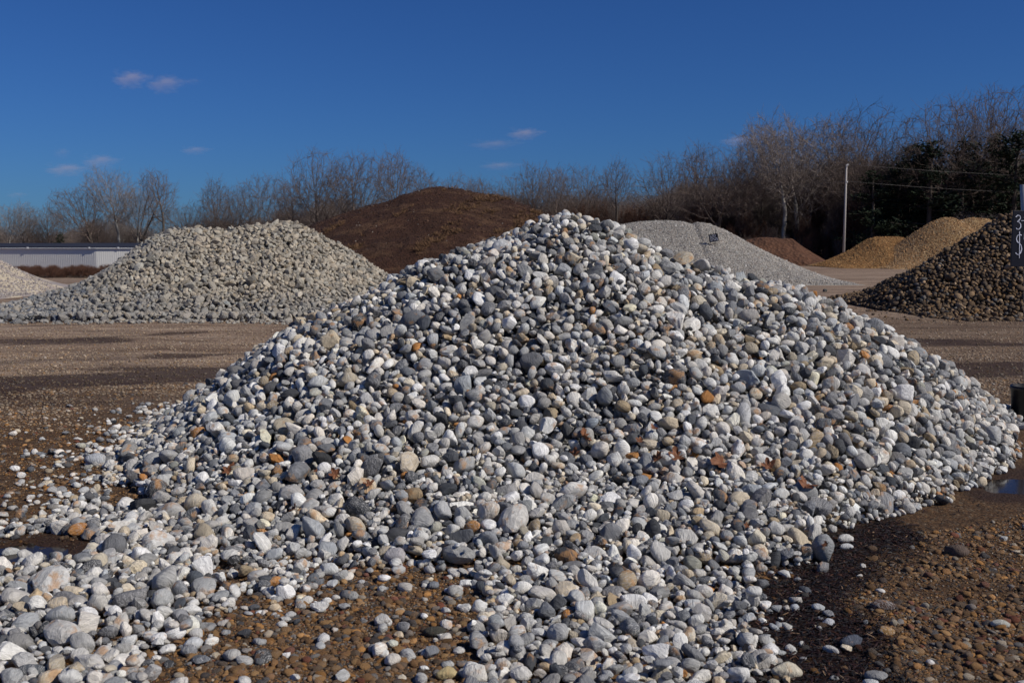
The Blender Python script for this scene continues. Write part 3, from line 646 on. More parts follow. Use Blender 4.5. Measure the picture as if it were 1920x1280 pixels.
emit_heap(br, C, S, Rm, tone, rng.random(len(C)), {1: MIXED[1], 2: MIXED[2]}, m_brown, h3.visible(C, S), 300, 'stone', 'stones', rng, 2, 1, True, 1)
m_bed3, nt, b = newmat('brown_fines'); b.inputs['Base Color'].default_value = (0.04, 0.028, 0.02, 1)
bed_mesh('rock_fines', h3, H3, m_bed3, br)
print('rock heaps', round(time.time() - T0, 1))

# smooth heaps: a mound mesh with fine gravel strewn on it
def mound(name, f, x0, x1, y0, y1, cell, mat, label, cat, part='mound'):
    xs = np.arange(x0, x1, cell); ys = np.arange(y0, y1, cell); X, Y = np.meshgrid(xs, ys); Z = f(X, Y)
    cx, cy = (x0 + x1) / 2, (y0 + y1) / 2; o = empty(name, (cx, cy, float(terrain(cx, cy))), label, cat)
    me = mesh_np(part, np.stack([X.ravel() - cx, Y.ravel() - cy, Z.ravel() - o.location.z], -1), grid_faces(len(xs), len(ys)), mat, None, True, 4)
    obj(part, me, o); return o
def strew(name, parent, f, x0, x1, y0, y1, n, size, pal, mat, lift=0.2, minz=0.03, jit=0.18):
    x = rng.uniform(x0, x1, n); y = rng.uniform(y0, y1, n); z = f(x, y); k = z > terrain(x, y) + minz; x, y, z = x[k], y[k], z[k]; n = len(x)
    s = size * np.exp(rng.normal(0, .3, n)) / 2; sc = np.stack([s, s * .8, s * .65], -1)
    o = scatter(name, np.stack([x, y, z + s * lift], -1) - np.array(parent.location), sc, rng.uniform(0, 6.28, (n, 3)), palette(rng, n, pal, jit), mat, parent, 'chip', smooth=False)
    return o
m_chip, nt, b = newmat('gravel_chip'); atb = N(nt, 'ShaderNodeAttribute', attribute_name='tone'); atb.attribute_type = 'INSTANCER'; nt.links.new(atb.outputs['Color'], b.inputs['Base Color']); b.inputs['Roughness'].default_value = 0.9
def grain_mat(name, cols, scale, big=0.5, bscale=0.4):
    m, nt, b = newmat(name); tc = N(nt, 'ShaderNodeTexCoord'); v = N(nt, 'ShaderNodeTexVoronoi'); v.inputs['Scale'].default_value = scale; nt.links.new(tc.outputs['Object'], v.inputs['Vector'])
    c = ramp(nt, v.outputs['Color'], cols); n_ = noise(nt, tc.outputs['Object'], bscale, 5, 0.6)
    c = mixc(nt, big, c, ramp(nt, n_, [(0.3, 0.6), (0.7, 1.2)]), 'MULTIPLY'); nt.links.new(c, b.inputs['Base Color']); b.inputs['Roughness'].default_value = 0.95
    bump(nt, b, math_(nt, 'ADD', v.outputs['Distance'], noise(nt, tc.outputs['Object'], scale * 0.3, 3)), 0.8, 0.6 / scale); return m
# grey gravel heap with a sign
kx, kz = ridge([(960, 560), (1040, 500), (1100, 450), (1150, 424), (1200, 416), (1250, 414), (1280, 416), (1297, 421), (1306, 417), (1330, 421), (1360, 433), (1400, 454), (1450, 479), (1500, 502), (1545, 523), (1575, 533)], 56.5)
f_gr = heap_surface(kx, kz, 56.5, 6.0, 0, 0.12, 161, 0.5)
PG = [(40, (0.39, 0.355, 0.305)), (25, (0.50, 0.46, 0.40)), (20, (0.26, 0.235, 0.205)), (10, (0.36, 0.30, 0.24)), (5, (0.12, 0.11, 0.11))]
m_gg = grain_mat('grey_gravel', [(0, (0.14, 0.13, 0.115)), (0.5, (0.29, 0.27, 0.235)), (1, (0.42, 0.395, 0.35))], 22)
gp = mound('gravel_pile', f_gr, -0.5, 19.5, 49.5, 64, 0.12, m_gg, 'wide heap of pale grey gravel with a small black sign stuck in it', 'gravel pile')
strew('gravel', gp, f_gr, 5, 19, 50, 58, 60000, 0.055, PG, m_chip)
# tan gravel heaps
PT = [(40, (0.37, 0.215, 0.095)), (25, (0.45, 0.28, 0.135)), (20, (0.27, 0.155, 0.068)), (8, (0.45, 0.35, 0.22))]
m_tan = grain_mat('tan_gravel', [(0, (0.20, 0.12, 0.05)), (0.5, (0.33, 0.21, 0.095)), (1, (0.45, 0.32, 0.17))], 12)
m_tan2 = grain_mat('orange_gravel', [(0, (0.19, 0.10, 0.035)), (0.5, (0.31, 0.175, 0.065)), (1, (0.40, 0.25, 0.11))], 12)
def heap_thing(knots, Yr, w, nm, mat, label, cat, pal, size, n, seed, cell=0.2, nz=0.15, bend=0.0, chip=True):
    kx, kz = ridge(knots, Yr); f = heap_surface(kx, kz, Yr, w, bend, nz, seed, 0.35)
    x0, x1, y0, y1 = kx[0] - .5, kx[-1] + .5, Yr - w * 1.25, Yr + w * 1.2
    o = mound(nm, f, x0, x1, y0, y1, cell, mat, label, cat)
    if chip: strew('gravel', o, f, x0, x1, y0, Yr + w * 0.3, n, size, pal, m_chip)
    return o, f
heap_thing([(1500, 512), (1535, 499), (1560, 488), (1600, 467), (1630, 448), (1645, 445), (1685, 445), (1700, 449), (1760, 480), (1830, 510)], 94, 7.0, 'gravel_pile', m_tan2, 'low flat-topped heap of orange-tan gravel beside the utility pole', 'gravel pile',
           [(40, (0.34, 0.175, 0.062)), (25, (0.41, 0.235, 0.095)), (20, (0.22, 0.12, 0.045))], 0.09, 26000, 171)
heap_thing([(1610, 505), (1640, 488), (1690, 455), (1720, 433), (1750, 415), (1768, 408.5), (1785, 408), (1803, 415), (1825, 433), (1860, 462), (1920, 505)], 91, 6.6, 'gravel_pile', m_tan, 'tallest tan gravel heap, with a rounded peak, in front of the dark pines', 'gravel pile', PT, 0.09, 30000, 175)
heap_thing([(1700, 500), (1760, 440), (1800, 413), (1820, 408), (1848, 410), (1880, 420), (1960, 470), (2040, 505)], 100, 6.5, 'gravel_pile', m_tan, 'rear tan gravel heap showing between the tallest one and the brown rock', 'gravel pile', PT, 0.09, 20000, 179)
m_dirt = grain_mat('red_dirt', [(0, (0.07, 0.030, 0.015)), (0.5, (0.10, 0.044, 0.022)), (1, (0.125, 0.060, 0.032))], 3, 0.6, 0.6)
heap_thing([(1340, 500), (1380, 458), (1410, 450), (1430, 446), (1455, 445), (1485, 447), (1500, 459), (1525, 477), (1550, 491), (1570, 499)], 104, 5.5, 'dirt_pile', m_dirt, 'rounded heap of red-brown dirt between the grey gravel and the tan gravel', 'dirt pile', None, 0, 0, 183, 0.18, 0.7, 0, False)
m_sand = newmat('pale_sand')[0]; nt = m_sand.node_tree; b = nt.nodes['Principled BSDF']; tc = N(nt, 'ShaderNodeTexCoord')
s_n = noise(nt, tc.outputs['Object'], 0.55, 5, 0.6, 0.6); nt.links.new(ramp(nt, s_n, [(0.44, (0.29, 0.25, 0.23)), (0.5, (0.34, 0.29, 0.25)), (0.55, (0.50, 0.42, 0.30))]), b.inputs['Base Color']); bump(nt, b, noise(nt, tc.outputs['Object'], 12, 4), 0.6, 0.08)
kx, kz = ridge([(-460, 560), (-300, 450), (-180, 425), (-100, 440), (0, 493), (60, 524), (100, 544), (140, 560)], 42)
f_sd = heap_surface(kx, kz, 42, 4.6, 0, 0.15, 191, 0.6)
sdp = mound('sand_pile', f_sd, kx[0] - .3, kx[-1] + .4, 36, 47.5, 0.12, m_sand, 'pale sand and gravel heap cut off by the left edge of the picture', 'sand pile')
strew('gravel', sdp, f_sd, -24, -17, 36.5, 43, 9000, 0.06, [(40, (0.30, 0.26, 0.24)), (20, (0.42, 0.37, 0.31)), (20, (0.22, 0.19, 0.18))], m_chip)
# mulch mound
m_mul, nt, b = newmat('mulch'); L = nt.links.new; tc = N(nt, 'ShaderNodeTexCoord')
mp = N(nt, 'ShaderNodeMapping'); mp.inputs['Rotation'].default_value = (0, 0, R(35)); mp.inputs['Scale'].default_value = (0.35, 1.5, 0.8); L(tc.outputs['Object'], mp.inputs['Vector'])
a1 = noise(nt, mp.outputs[0], 0.8, 6, 0.65, 0.8); a2 = noise(nt, tc.outputs['Object'], 9, 5, 0.75); a3 = noise(nt, tc.outputs['Object'], 0.35, 4, 0.6)
c = ramp(nt, a2, [(0.3, (0.022, 0.009, 0.005)), (0.5, (0.062, 0.026, 0.014)), (0.68, (0.115, 0.05, 0.027)), (0.8, (0.16, 0.09, 0.05))])
c = mixc(nt, math_(nt, 'MULTIPLY', ramp(nt, a1, [(0.51, 0.0), (0.62, 1.0)]), 0.6), c, (0.18, 0.098, 0.05)); c = mixc(nt, 0.75, c, ramp(nt, a3, [(0.3, 0.5), (0.7, 1.25)]), 'MULTIPLY')
L(c, b.inputs['Base Color']); bump(nt, b, math_(nt, 'ADD', a2, math_(nt, 'MULTIPLY', a1, 1.2)), 1.0, 0.25)
kx, kz = ridge([(380, 505), (450, 480), (520, 452), (560, 438), (590, 421), (640, 401), (700, 382), (760, 361), (800, 352), (825, 350), (870, 355), (940, 371), (1000, 391), (1060, 415), (1150, 446), (1240, 480), (1320, 505)], 70)
f_mu0 = heap_surface(kx, kz, 70, 9.5, 0, 0.5, 201, 0.35)
f_mu = lambda x, y: f_mu0(x, y) + (fbm(np.asarray(x) * 1.4, np.asarray(y) * 1.4, 205, 4) - 0.5) * 0.28
mm = mound('mulch_mound', f_mu, kx[0] - .5, kx[-1] + .5, 59, 81, 0.13, m_mul, 'big dark brown mound of mulch with strips of dry grass', 'mulch mound')
strew('mulch_chips', mm, f_mu, -17, 9, 60, 72, 12000, 0.08, [(40, (0.035, 0.016, 0.010)), (30, (0.065, 0.032, 0.019)), (14, (0.10, 0.055, 0.033)), (0.6, (0.35, 0.3, 0.25))], m_chip, 0.0)
# dry grass tufts on the mound
bl = MB(); rg2 = random.Random(4)
for _ in range(26):
    a = rg2.uniform(0, 6.28); r0 = rg2.uniform(0, .12); h = rg2.uniform(.10, .26); w = .008; x0, y0 = r0 * math.cos(a), r0 * math.sin(a); lx, ly = math.cos(a) * h * .6, math.sin(a) * h * .6
    bl.add([(x0 - w, y0, 0), (x0 + w, y0, 0), (x0 + lx * .5 + w * .5, y0 + ly * .5, h * .7), (x0 + lx, y0 + ly, h)], [(0, 1, 2), (0, 2, 3)])
m_dry, nt, b = newmat('dry_grass'); b.inputs['Base Color'].default_value = (0.18, 0.10, 0.05, 1)
n = 1100; x = rng.uniform(-17, 3, n * 5); y = rng.uniform(60.5, 74, n * 5)
c_, s_ = math.cos(R(50)), math.sin(R(50)); u = (x * c_ + y * s_) * 0.22; v = (-x * s_ + y * c_) * 0.75
k = (fbm(u, v, 211, 4) > 0.60) & (x < 2); x, y = x[k][:n], y[k][:n]; n = len(x)
tuft_src = bl.build('grass_tuft', m_dry, mm); tuft_src.location = Vector((-9.6, 64.5, float(f_mu(-9.6, 64.5)) + 0.0)) - mm.location; tag(tuft_src, kind='stuff')
scatter('dry_grass', np.stack([x, y, f_mu(x, y)], -1) - np.array(mm.location), np.tile(rng.uniform(.5, 1.2, n)[:, None], (1, 3)), np.stack([np.zeros(n), np.zeros(n), rng.uniform(0, 6.28, n)], -1), np.tile([.2, .13, .06], (n, 1)), m_dry, mm, source=[tuft_src])
print('mounds', round(time.time() - T0, 1))

# ------------------------------------------------------------------ building
def plain(name, c, rough=0.8, spec=0.3, nscale=3, var=0.15):
    m, nt, b = newmat(name); tc = N(nt, 'ShaderNodeTexCoord'); n_ = noise(nt, tc.outputs['Object'], nscale, 4, 0.6)
    nt.links.new(mixc(nt, n_, tuple(v * (1 - var) for v in c), tuple(v * (1 + var) for v in c)), b.inputs['Base Color']); b.inputs['Roughness'].default_value = rough; b.inputs['Specular IOR Level'].default_value = spec; return m
m_wall = plain('white_metal_siding', (0.72, 0.70, 0.64), 0.8, var=0.05, nscale=0.4); m_roof = plain('dark_metal_roof', (0.03, 0.034, 0.05), 0.9, 0.1); m_trim = plain('white_trim', (0.75, 0.75, 0.74), 0.5)
bc = at(181, 515, 140); zb, zt = -2.2, float(at(181, 463.5, 140)[2])
bld = empty('metal_building', (bc[0], 140, zb), 'long low white metal building with a dark blue roof at the left edge', 'building')
def wall_run(p0, p1, name):
    p0, p1 = Vector(p0), Vector(p1); d = p1 - p0; Lw = d.length; d.normalize(); nrm = Vector((d.y, -d.x, 0))
    if nrm.y > 0: nrm = -nrm
    mb = MB(); step = 0.3; k = 0; t = 0; prof = []
    while t < Lw:
        for q, o_ in ((0, 0), (0.2, 0), (0.225, 0.014), (0.275, 0.014)):
            if t + q <= Lw: prof.append((t + q, o_))
        t += step
    prof.append((Lw, 0)); vs = []; fs = []
    for (q, o_) in prof:
        p = p0 + d * q + nrm * o_; vs += [(p.x, p.y, zb - 0.3), (p.x, p.y, zt)]
    for i in range(len(prof) - 1): fs.append((2 * i, 2 * i + 2, 2 * i + 3, 2 * i + 1))
    o = mb.add([(v[0] - bld.location.x, v[1] - bld.location.y, v[2] - bld.location.z) for v in vs], fs).build(name, m_wall, bld); return o
A_ = Vector((bc[0], 140, 0)); Lf = Vector((bc[0] - 60, 154, 0)); Rt = Vector((bc[0] + 12, 140.3, 0)); 
wall_run(A_, Lf, 'wall'); wall_run(A_, Rt, 'wall'); wall_run(Rt + Vector((0.01, 0, 0)), Rt + Vector((4, 22, 0)), 'wall')
lo = bld.location
def P3(v, z): return (v.x - lo.x, v.y - lo.y, z - lo.z)
rb = Vector((0, 12, 0)); oh = Vector((0, -0.12, 0))
rf = MB().add([P3(Lf + oh, zt + .06), P3(A_ + oh, zt + .06), P3(Rt + oh + Vector((.3, 0, 0)), zt + .06), P3(Rt + rb + Vector((.3, 0, 0)), zt + 0.62), P3(A_ + rb, zt + 0.62), P3(Lf + rb, zt + 0.62),
               P3(Lf + oh, zt - .12), P3(A_ + oh, zt - .12), P3(Rt + oh + Vector((.3, 0, 0)), zt - .12)], [(0, 1, 4, 5), (1, 2, 3, 4), (6, 7, 1, 0), (7, 8, 2, 1), (8, 3, 2)]).build('roof', m_roof, bld)
gut = MB()
for a_, b_ in ((Lf, A_), (A_, Rt)): gut.tube([P3(a_ + oh * 1.3, zt - .16), P3(b_ + oh * 1.3, zt - .16)], 0.06, 6)
gut.build('gutter', m_trim, bld)
for px in (34, 165, 220):
    q = at(px, 464, 139.6); t = (q[0] - A_.x); base = A_ + (Lf - A_) * (-t / 60) if t < 0 else A_ + (Rt - A_) * (t / 12)
    MB().box(*(lambda c0: (c0[0] - .12, c0[0] + .12, c0[1] - .26, c0[1] - .16, c0[2] - .2, c0[2] + .02))(P3(base, zt)), ).build('gutter_bracket', m_trim, bld)

# ------------------------------------------------------------------ trees
def tubes(segs, side):
    segs = np.array(segs, float)              # x0 y0 z0 x1 y1 z1 r0 r1
    p0, p1, r0, r1 = segs[:, :3], segs[:, 3:6], segs[:, 6], segs[:, 7]
    d = p1 - p0; d /= np.linalg.norm(d, axis=1)[:, None] + 1e-9
    ref = np.where(np.abs(d[:, 2:3]) > 0.9, [[1.0, 0, 0]], [[0, 0, 1.0]]); u = np.cross(d, ref); u /= np.linalg.norm(u, axis=1)[:, None]; w = np.cross(d, u)
    V = []
    for j in range(side):
        a = 2 * math.pi * j / side; o = u * math.cos(a) + w * math.sin(a); V += [p0 + o * r0[:, None], p1 + o * r1[:, None]]
    V = np.stack(V, 1).reshape(-1, 3); n = len(segs); b0 = np.arange(n)[:, None] * (2 * side); Fc = []
    for j in range(side):
        k = (j + 1) % side; Fc.append(np.concatenate([b0 + 2 * j, b0 + 2 * k, b0 + 2 * k + 1, b0 + 2 * j + 1], 1))
    return V, np.concatenate(Fc)
def gen_tree(seed, fork=0.3, rx=0.34, zc=0.62, rz=0.38, flat=0.0, lobes=5, n=1800, r0=0.017, twig=0.00052, lean=0.0, stems=1, step=0.019, tufts=0.95, tl=0.05, droop=0.0, weight=1.75):
    """a bare tree grown towards points spread in its crown; returns trunk and crown segments, height 1"""
    rg = np.random.default_rng(seed); pts = []
    lc = [(lean * 0.6 + rg.uniform(-.5, .5) * rx, rg.uniform(-.5, .5) * rx, zc + rg.uniform(-.35, .4) * rz, rg.uniform(.45, .7)) for _ in range(lobes)] + [(lean * .5, 0, zc, .75)]
    while len(pts) < n:
        p = rg.uniform(-1, 1, 3); L_ = np.linalg.norm(p)
        if L_ > 1: continue
        c = lc[rg.integers(len(lc))]; pts.append((c[0] + p[0] * rx * c[3], c[1] + p[1] * rx * c[3], min(1.0, c[2] + p[2] * rz * c[3])))
    A = np.array(pts); A = A[A[:, 2] > fork * 0.8]
    P, par, tr = [], [], []
    for sidx in range(stems):
        base = np.array([0, 0, -0.01]) + (rg.normal(0, .012, 3) * [1, 1, 0] if stems > 1 else 0); tip = np.array([lean * .35, 0, 1.0]) + (rg.normal(0, .22, 3) * [1, 1, 0] if stems > 1 else rg.normal(0, .03, 3) * [1, 1, 0]); k = -1; m = max(3, int(fork / step)); pos = base
        for j in range(m): P.append(pos); par.append(k); tr.append(True); k = len(P) - 1; pos = pos + (tip / np.linalg.norm(tip) + rg.normal(0, .12, 3)) * step
    P = list(map(np.array, P)); X = np.array(P); D = np.linalg.norm(A[:, None] - X[None], axis=2); near = D.argmin(1); nd = D.min(1); alive = np.ones(len(A), bool)
    for it in range(110):
        if not alive.any(): break
        act = np.flatnonzero(alive); src = np.unique(near[act]); new = []
        v = A[act] - np.array(P)[near[act]]; v /= np.linalg.norm(v, axis=1)[:, None] + 1e-9
        for sI in src:
            d = v[near[act] == sI].sum(0); o_ = P[sI] - np.array([lean * .3, 0, fork * .9]); d = d / (np.linalg.norm(d) + 1e-9) + 0.16 * o_ / (np.linalg.norm(o_) + 1e-9) + np.array([0, 0, 0.16 - droop]) + rg.normal(0, .10, 3); 
            if par[sI] >= 0: e = P[sI] - P[par[sI]]; d = d + 0.55 * e / (np.linalg.norm(e) + 1e-9)
            q = P[sI] + d / np.linalg.norm(d) * step; P.append(q); par.append(int(sI)); tr.append(False); new.append(len(P) - 1)
        Q = np.array([P[i] for i in new]); Dn = np.linalg.norm(A[:, None] - Q[None], axis=2); mn = Dn.min(1); am = Dn.argmin(1); w = mn < nd
        near = np.where(w, np.array(new)[am], near); nd = np.minimum(nd, mn); alive &= (nd > step * 1.5) & (w | (np.bincount(np.array(par)[1:].clip(0), minlength=len(P))[near] < 3))
    n0 = len(P); cnt = np.zeros(n0); kids = np.zeros(n0, int)
    for i in range(n0):
        if par[i] >= 0: kids[par[i]] += 1
    ends = [i for i in range(n0) if kids[i] == 0]; load = np.zeros(n0)
    for i in ends: load[i] = 1
    for i in range(n0 - 1, -1, -1):
        if par[i] >= 0: load[par[i]] += load[i]
    rad = twig + (r0 - twig) * (load / load.max()) ** (1 / weight); trunk, br = [], []
    for i in range(n0):
        j = par[i]
        if j < 0: continue
        (trunk if (tr[i] or rad[i] > r0 * 0.5) else br).append((*P[j], *P[i], min(rad[j], rad[i] * 1.35), rad[i]))
    def twig_(p, d, L_, r, lev):
        q = p + d * L_; br.append((*p, *q, r, r * .55))
        if lev:
            for t in (.35, .6, .85):
                if rg.random() < .75:
                    d2 = d + rg.normal(0, .42, 3) + [0, 0, .12]; twig_(p + d * L_ * t, d2 / np.linalg.norm(d2), L_ * rg.uniform(.4, .75), r * .7, lev - 1)
    for i in range(n0):
        if par[i] < 0 or tr[i]: continue
        e = P[i] - P[par[i]]; e /= np.linalg.norm(e) + 1e-9
        if kids[i] == 0:
            d = e + rg.normal(0, .15, 3) + [0, 0, .15]; twig_(P[i], d / np.linalg.norm(d), tl * rg.uniform(.8, 1.5), twig * 1.4, 1)
        elif load[i] <= 14 and rg.random() < tufts:
            sd = np.cross(e, rg.normal(size=3)); sd /= np.linalg.norm(sd) + 1e-9; d = e * .75 + sd * .62 + [0, 0, .2]; twig_(P[i], d / np.linalg.norm(d), tl * rg.uniform(.6, 1.3), twig * 1.3, 1)
    mz = max(s_[5] for s_ in br); f = lambda S_: [(*(c / mz for c in s_[:6]), s_[6], s_[7]) for s_ in S_]
    return f(trunk), f(br)
def bark_mat(name, c1, c2, scale=4.0):
    m, nt, b = newmat(name); tc = N(nt, 'ShaderNodeTexCoord'); mp = N(nt, 'ShaderNodeMapping'); mp.inputs['Scale'].default_value = (scale * 4, scale * 4, scale); nt.links.new(tc.outputs['Object'], mp.inputs[0])
    nt.links.new(ramp(nt, noise(nt, mp.outputs[0], 6, 4, 0.6), [(0.35, c1), (0.6, c2)]), b.inputs['Base Color']); b.inputs['Roughness'].default_value = 0.95; return m
m_bk = bark_mat('grey_brown_bark', (0.05, 0.038, 0.030), (0.10, 0.08, 0.064)); m_tw = bark_mat('brown_twigs', (0.10, 0.073, 0.060), (0.17, 0.128, 0.105))
m_pb = bark_mat('pale_sycamore_bark', (0.12, 0.105, 0.085), (0.40, 0.37, 0.32), 2.0); m_ptw = bark_mat('pale_twigs', (0.15, 0.115, 0.095), (0.30, 0.25, 0.215)); m_rtw = bark_mat('reddish_twigs', (0.09, 0.042, 0.027), (0.14, 0.07, 0.045))
VAR = {}
def variant(key, mt, mb_, **kw):
    tr, brn = gen_tree(**kw)
    V, Fc = tubes(tr, 7); a = mesh_np('trunk', V, Fc, mt, None, True, 4); V, Fc = tubes(brn, 3); b_ = mesh_np('crown', V, Fc, mb_, None, True, 4); VAR[key] = (a, b_)
variant('oak1', m_bk, m_tw, seed=11, fork=.22, rx=.46, zc=.62, rz=.40)
variant('oak2', m_bk, m_tw, seed=12, fork=.26, rx=.52, zc=.64, rz=.36, lobes=7, r0=.02)
variant('oak3', m_bk, m_tw, seed=23, fork=.18, rx=.38, zc=.60, rz=.42)
variant('tall1', m_bk, m_tw, seed=14, fork=.34, rx=.25, zc=.68, rz=.36, r0=.013, n=1100)
variant('tall2', m_bk, m_tw, seed=15, fork=.28, rx=.30, zc=.66, rz=.38, r0=.013, n=1250)
variant('tall3', m_bk, m_tw, seed=36, fork=.42, rx=.24, zc=.72, rz=.30, r0=.011, n=800)
variant('fork1', m_bk, m_tw, seed=17, fork=.40, rx=.26, zc=.72, rz=.34, r0=.012, stems=2, n=950)
variant('syc1', m_pb, m_ptw, seed=18, fork=.36, rx=.32, zc=.68, rz=.36, r0=.014)
variant('syc2', m_pb, m_ptw, seed=29, fork=.28, rx=.40, zc=.64, rz=.38, r0=.015)
variant('lean1', m_bk, m_tw, seed=40, fork=.20, rx=.48, zc=.60, rz=.38, lean=-.35, r0=.02)
variant('brush1', m_tw, m_rtw, seed=51, fork=.10, rx=.42, zc=.52, rz=.48, stems=5, n=200, r0=.010, twig=.0020, tl=.12)
variant('brush2', m_tw, m_tw, seed=52, fork=.10, rx=.46, zc=.52, rz=.48, stems=5, n=200, r0=.010, twig=.0018, tl=.12)
print('variants', [len(v[1].polygons) for v in VAR.values()], round(time.time() - T0, 1))
def dist_at(px): return float(np.interp(px, [0, 500, 620, 1000, 1300, 1500, 1920], [178, 168, 150, 142, 136, 130, 124]))
def place_tree(px, top, key, label, cat='bare tree', name='bare_tree', dd=0.0, sx=1.0, group='bare trees along the far edge of the yard'):
    Y = dist_at(px) + dd; p = at(px, top, Y); z0 = float(terrain(p[0], Y)) - 0.1; h = p[2] - z0
    o = empty(name, (p[0], Y, z0), label, cat, group); o.scale = (h * sx, h * sx, h); o.rotation_euler.z = (px * 2.399) % 6.28
    if key == 'lean1' : o.rotation_euler.z = 0
    for nm, me in zip(('trunk', 'crown'), VAR[key]): obj(nm, me, o)
    return o
TREES = [
    (12, 371, 'syc2', 'pale-barked bare tree at the left edge above the white building'),
    (48, 386, 'oak3', 'low bare tree above the building, just right of the pale one at the edge'),
    (90, 383, 'oak1', 'round-crowned bare tree above the building beside the small green pine'),
    (172, 343, 'lean1', 'dark bare tree leaning left over the right part of the white building'),
    (216, 308, 'syc1', 'tallest bare tree above the building, with pinkish grey twigs'),
    (252, 338, 'syc2', 'pale branching bare tree between the tallest one and the narrow forked one'),
    (289, 314, 'fork1', 'slender bare tree forked into a narrow V against the sky'),
    (348, 370, 'oak2', 'low wide bare tree right of the narrow forked one'),
    (402, 327, 'tall2', 'thin-topped bare tree above the middle of the crushed rock heap'),
    (440, 352, 'oak3', 'dense bare tree beside the thin-topped one above the crushed rock'),
    (490, 318, 'oak1', 'spreading bare tree above the peak of the crushed rock heap'),
    (546, 327, 'tall1', 'upright bare tree right of the crushed rock heap\'s peak'),
    (603, 273, 'oak3', 'left one of the two big round-topped bare trees beside the mulch mound'),
    (668, 274, 'oak1', 'right one of the two big round-topped bare trees beside the mulch mound'),
    (741, 270, 'tall2', 'tall dark bare tree just left of the mulch mound\'s top'),
    (790, 302, 'tall3', 'small open bare tree leaning out over the mulch mound\'s top'),
    (872, 315, 'oak2', 'round bare tree just right of the mulch mound\'s top'),
    (908, 325, 'tall3', 'thin bare tree behind the right slope of the mulch mound'),
    (955, 325, 'oak3', 'dense dark bare tree behind the lower right slope of the mulch mound'),
    (1000, 300, 'tall1', 'upright bare tree just left of the stone pile\'s peak'),
    (1042, 303, 'tall2', 'upright bare tree directly above the stone pile\'s peak'),
    (1098, 302, 'oak1', 'bare tree with a round open crown right above the stone pile\'s peak'),
    (1155, 289, 'tall3', 'pointed bare tree left of the grey gravel heap'),
    (1243, 282, 'oak3', 'big open bare tree behind the grey gravel heap'),
    (1312, 262, 'tall1', 'tall bare tree above the black sign in the grey gravel'),
    (1352, 272, 'oak2', 'broad bare tree between the sign in the gravel and the pale thin trunk'),
    (1394, 302, 'syc1', 'bare tree with a pale thin trunk above the grey gravel\'s right slope'),
    (1432, 222, 'tall2', 'high bare tree above the left end of the red dirt heap'),
    (1472, 232, 'syc1', 'white-trunked bare tree right behind the red dirt heap'),
    (1502, 198, 'syc2', 'tall white-trunked bare tree left of the utility pole'),
    (1586, 186, 'oak2', 'widest tall bare tree, rising behind the utility pole'),
    (1648, 238, 'oak1', 'bare tree right of the utility pole reaching over the first pines'),
    (1700, 262, 'tall3', 'thin bare tree among the pines behind the tan gravel'),
    (1776, 188, 'oak3', 'high bare tree standing up from the middle of the pines'),
    (1842, 176, 'oak1', 'very tall bare tree over the pines near the right edge'),
    (1888, 160, 'oak3', 'tallest bare tree of all, over the pines at the right edge'),
]
trees = [place_tree(t[0], t[1] - (14 if t[0] > 1380 else 4), *t[2:], dd=((i * 37) % 11) - 5, sx=1.0 if 'oak' in t[2] else 0.95) for i, t in enumerate(TREES)]
place_tree(1832, 385, 'syc2', 'small pale spreading tree in front of the dark pines', dd=-10)
# pines
def gen_pine(seed, n=1500):
    rg = np.random.default_rng(seed); tr = [(0, 0, -0.01, 0, 0, .55, .016, .01), (0, 0, .55, 0.01, 0, .98, .01, .002)]; br = []; V = []; Fc = []
    for k in range(46):
        z = 0.14 + 0.84 * (k / 46) ** 0.9; a = rg.uniform(0, 6.28); Lg = (0.20 * (1 - z) ** 0.65 + 0.025) * rg.uniform(.6, 1.2)
        e = np.array([math.cos(a) * Lg, math.sin(a) * Lg, Lg * rg.uniform(-.1, .35)]); br.append((0, 0, z, *(e + [0, 0, z]), .004, .0015))
        for j in range(max(4, int(n / 46 * (0.5 + 3 * Lg)))):
            t = rg.uniform(.25, 1.08); c = e * t + [0, 0, z] + rg.normal(0, .018, 3)
            for q in range(3):
                d = rg.normal(size=3); d /= np.linalg.norm(d); w = np.cross(d, rg.normal(size=3)); w /= np.linalg.norm(w); s = rg.uniform(.011, .024); b0 = len(V)
                V += [c - w * s * .22, c + w * s * .22, c + d * s + w * s * .12, c + d * s - w * s * .12]; Fc.append((b0, b0 + 1, b0 + 2, b0 + 3))
    Vb, Fb = tubes(tr + br, 5); return Vb, Fb, np.array(V), np.array(Fc)
m_need, nt, b = newmat('pine_needles'); tc = N(nt, 'ShaderNodeTexCoord'); nt.links.new(ramp(nt, noise(nt, tc.outputs['Object'], 9, 3), [(0.35, (0.006, 0.012, 0.005)), (0.65, (0.018, 0.030, 0.011))]), b.inputs['Base Color']); b.inputs['Roughness'].default_value = 0.9
for k in range(3):
    Vb, Fb, Vn, Fn = gen_pine(60 + k); VAR['pine%d' % k] = (mesh_np('trunk', Vb, Fb, m_bk, None, True, 4), mesh_np('crown', Vn, Fn, m_need, None, False, 4))
PINES = [(1640, 318, 'leftmost pine of the dark group, just right of the utility pole'), (1688, 300, 'dark pine next to the leftmost one of the group'), (1722, 268, 'bushy dark pine with a blunt top behind the tan gravel'), (1748, 262, 'narrow dark pine close beside the blunt-topped one'),
         (1808, 262, 'dark pine with a ragged tip, above the tallest tan gravel heap'), (1864, 252, 'tall dark pine standing above the rear tan gravel heap'), (1908, 244, 'dark pine cut by the right edge of the picture')]
for i, (px, top, lb) in enumerate(PINES): place_tree(px, top, 'pine%d' % (i % 3), lb, 'pine tree', 'pine_tree', dd=-9 + (i % 3) * 3, sx=1.7, group='dark pines behind the tan gravel')
place_tree(113, 438, 'pine1', 'small green pine above the roof of the white building', 'pine tree', 'pine_tree', dd=-14, sx=1.3, group=None)
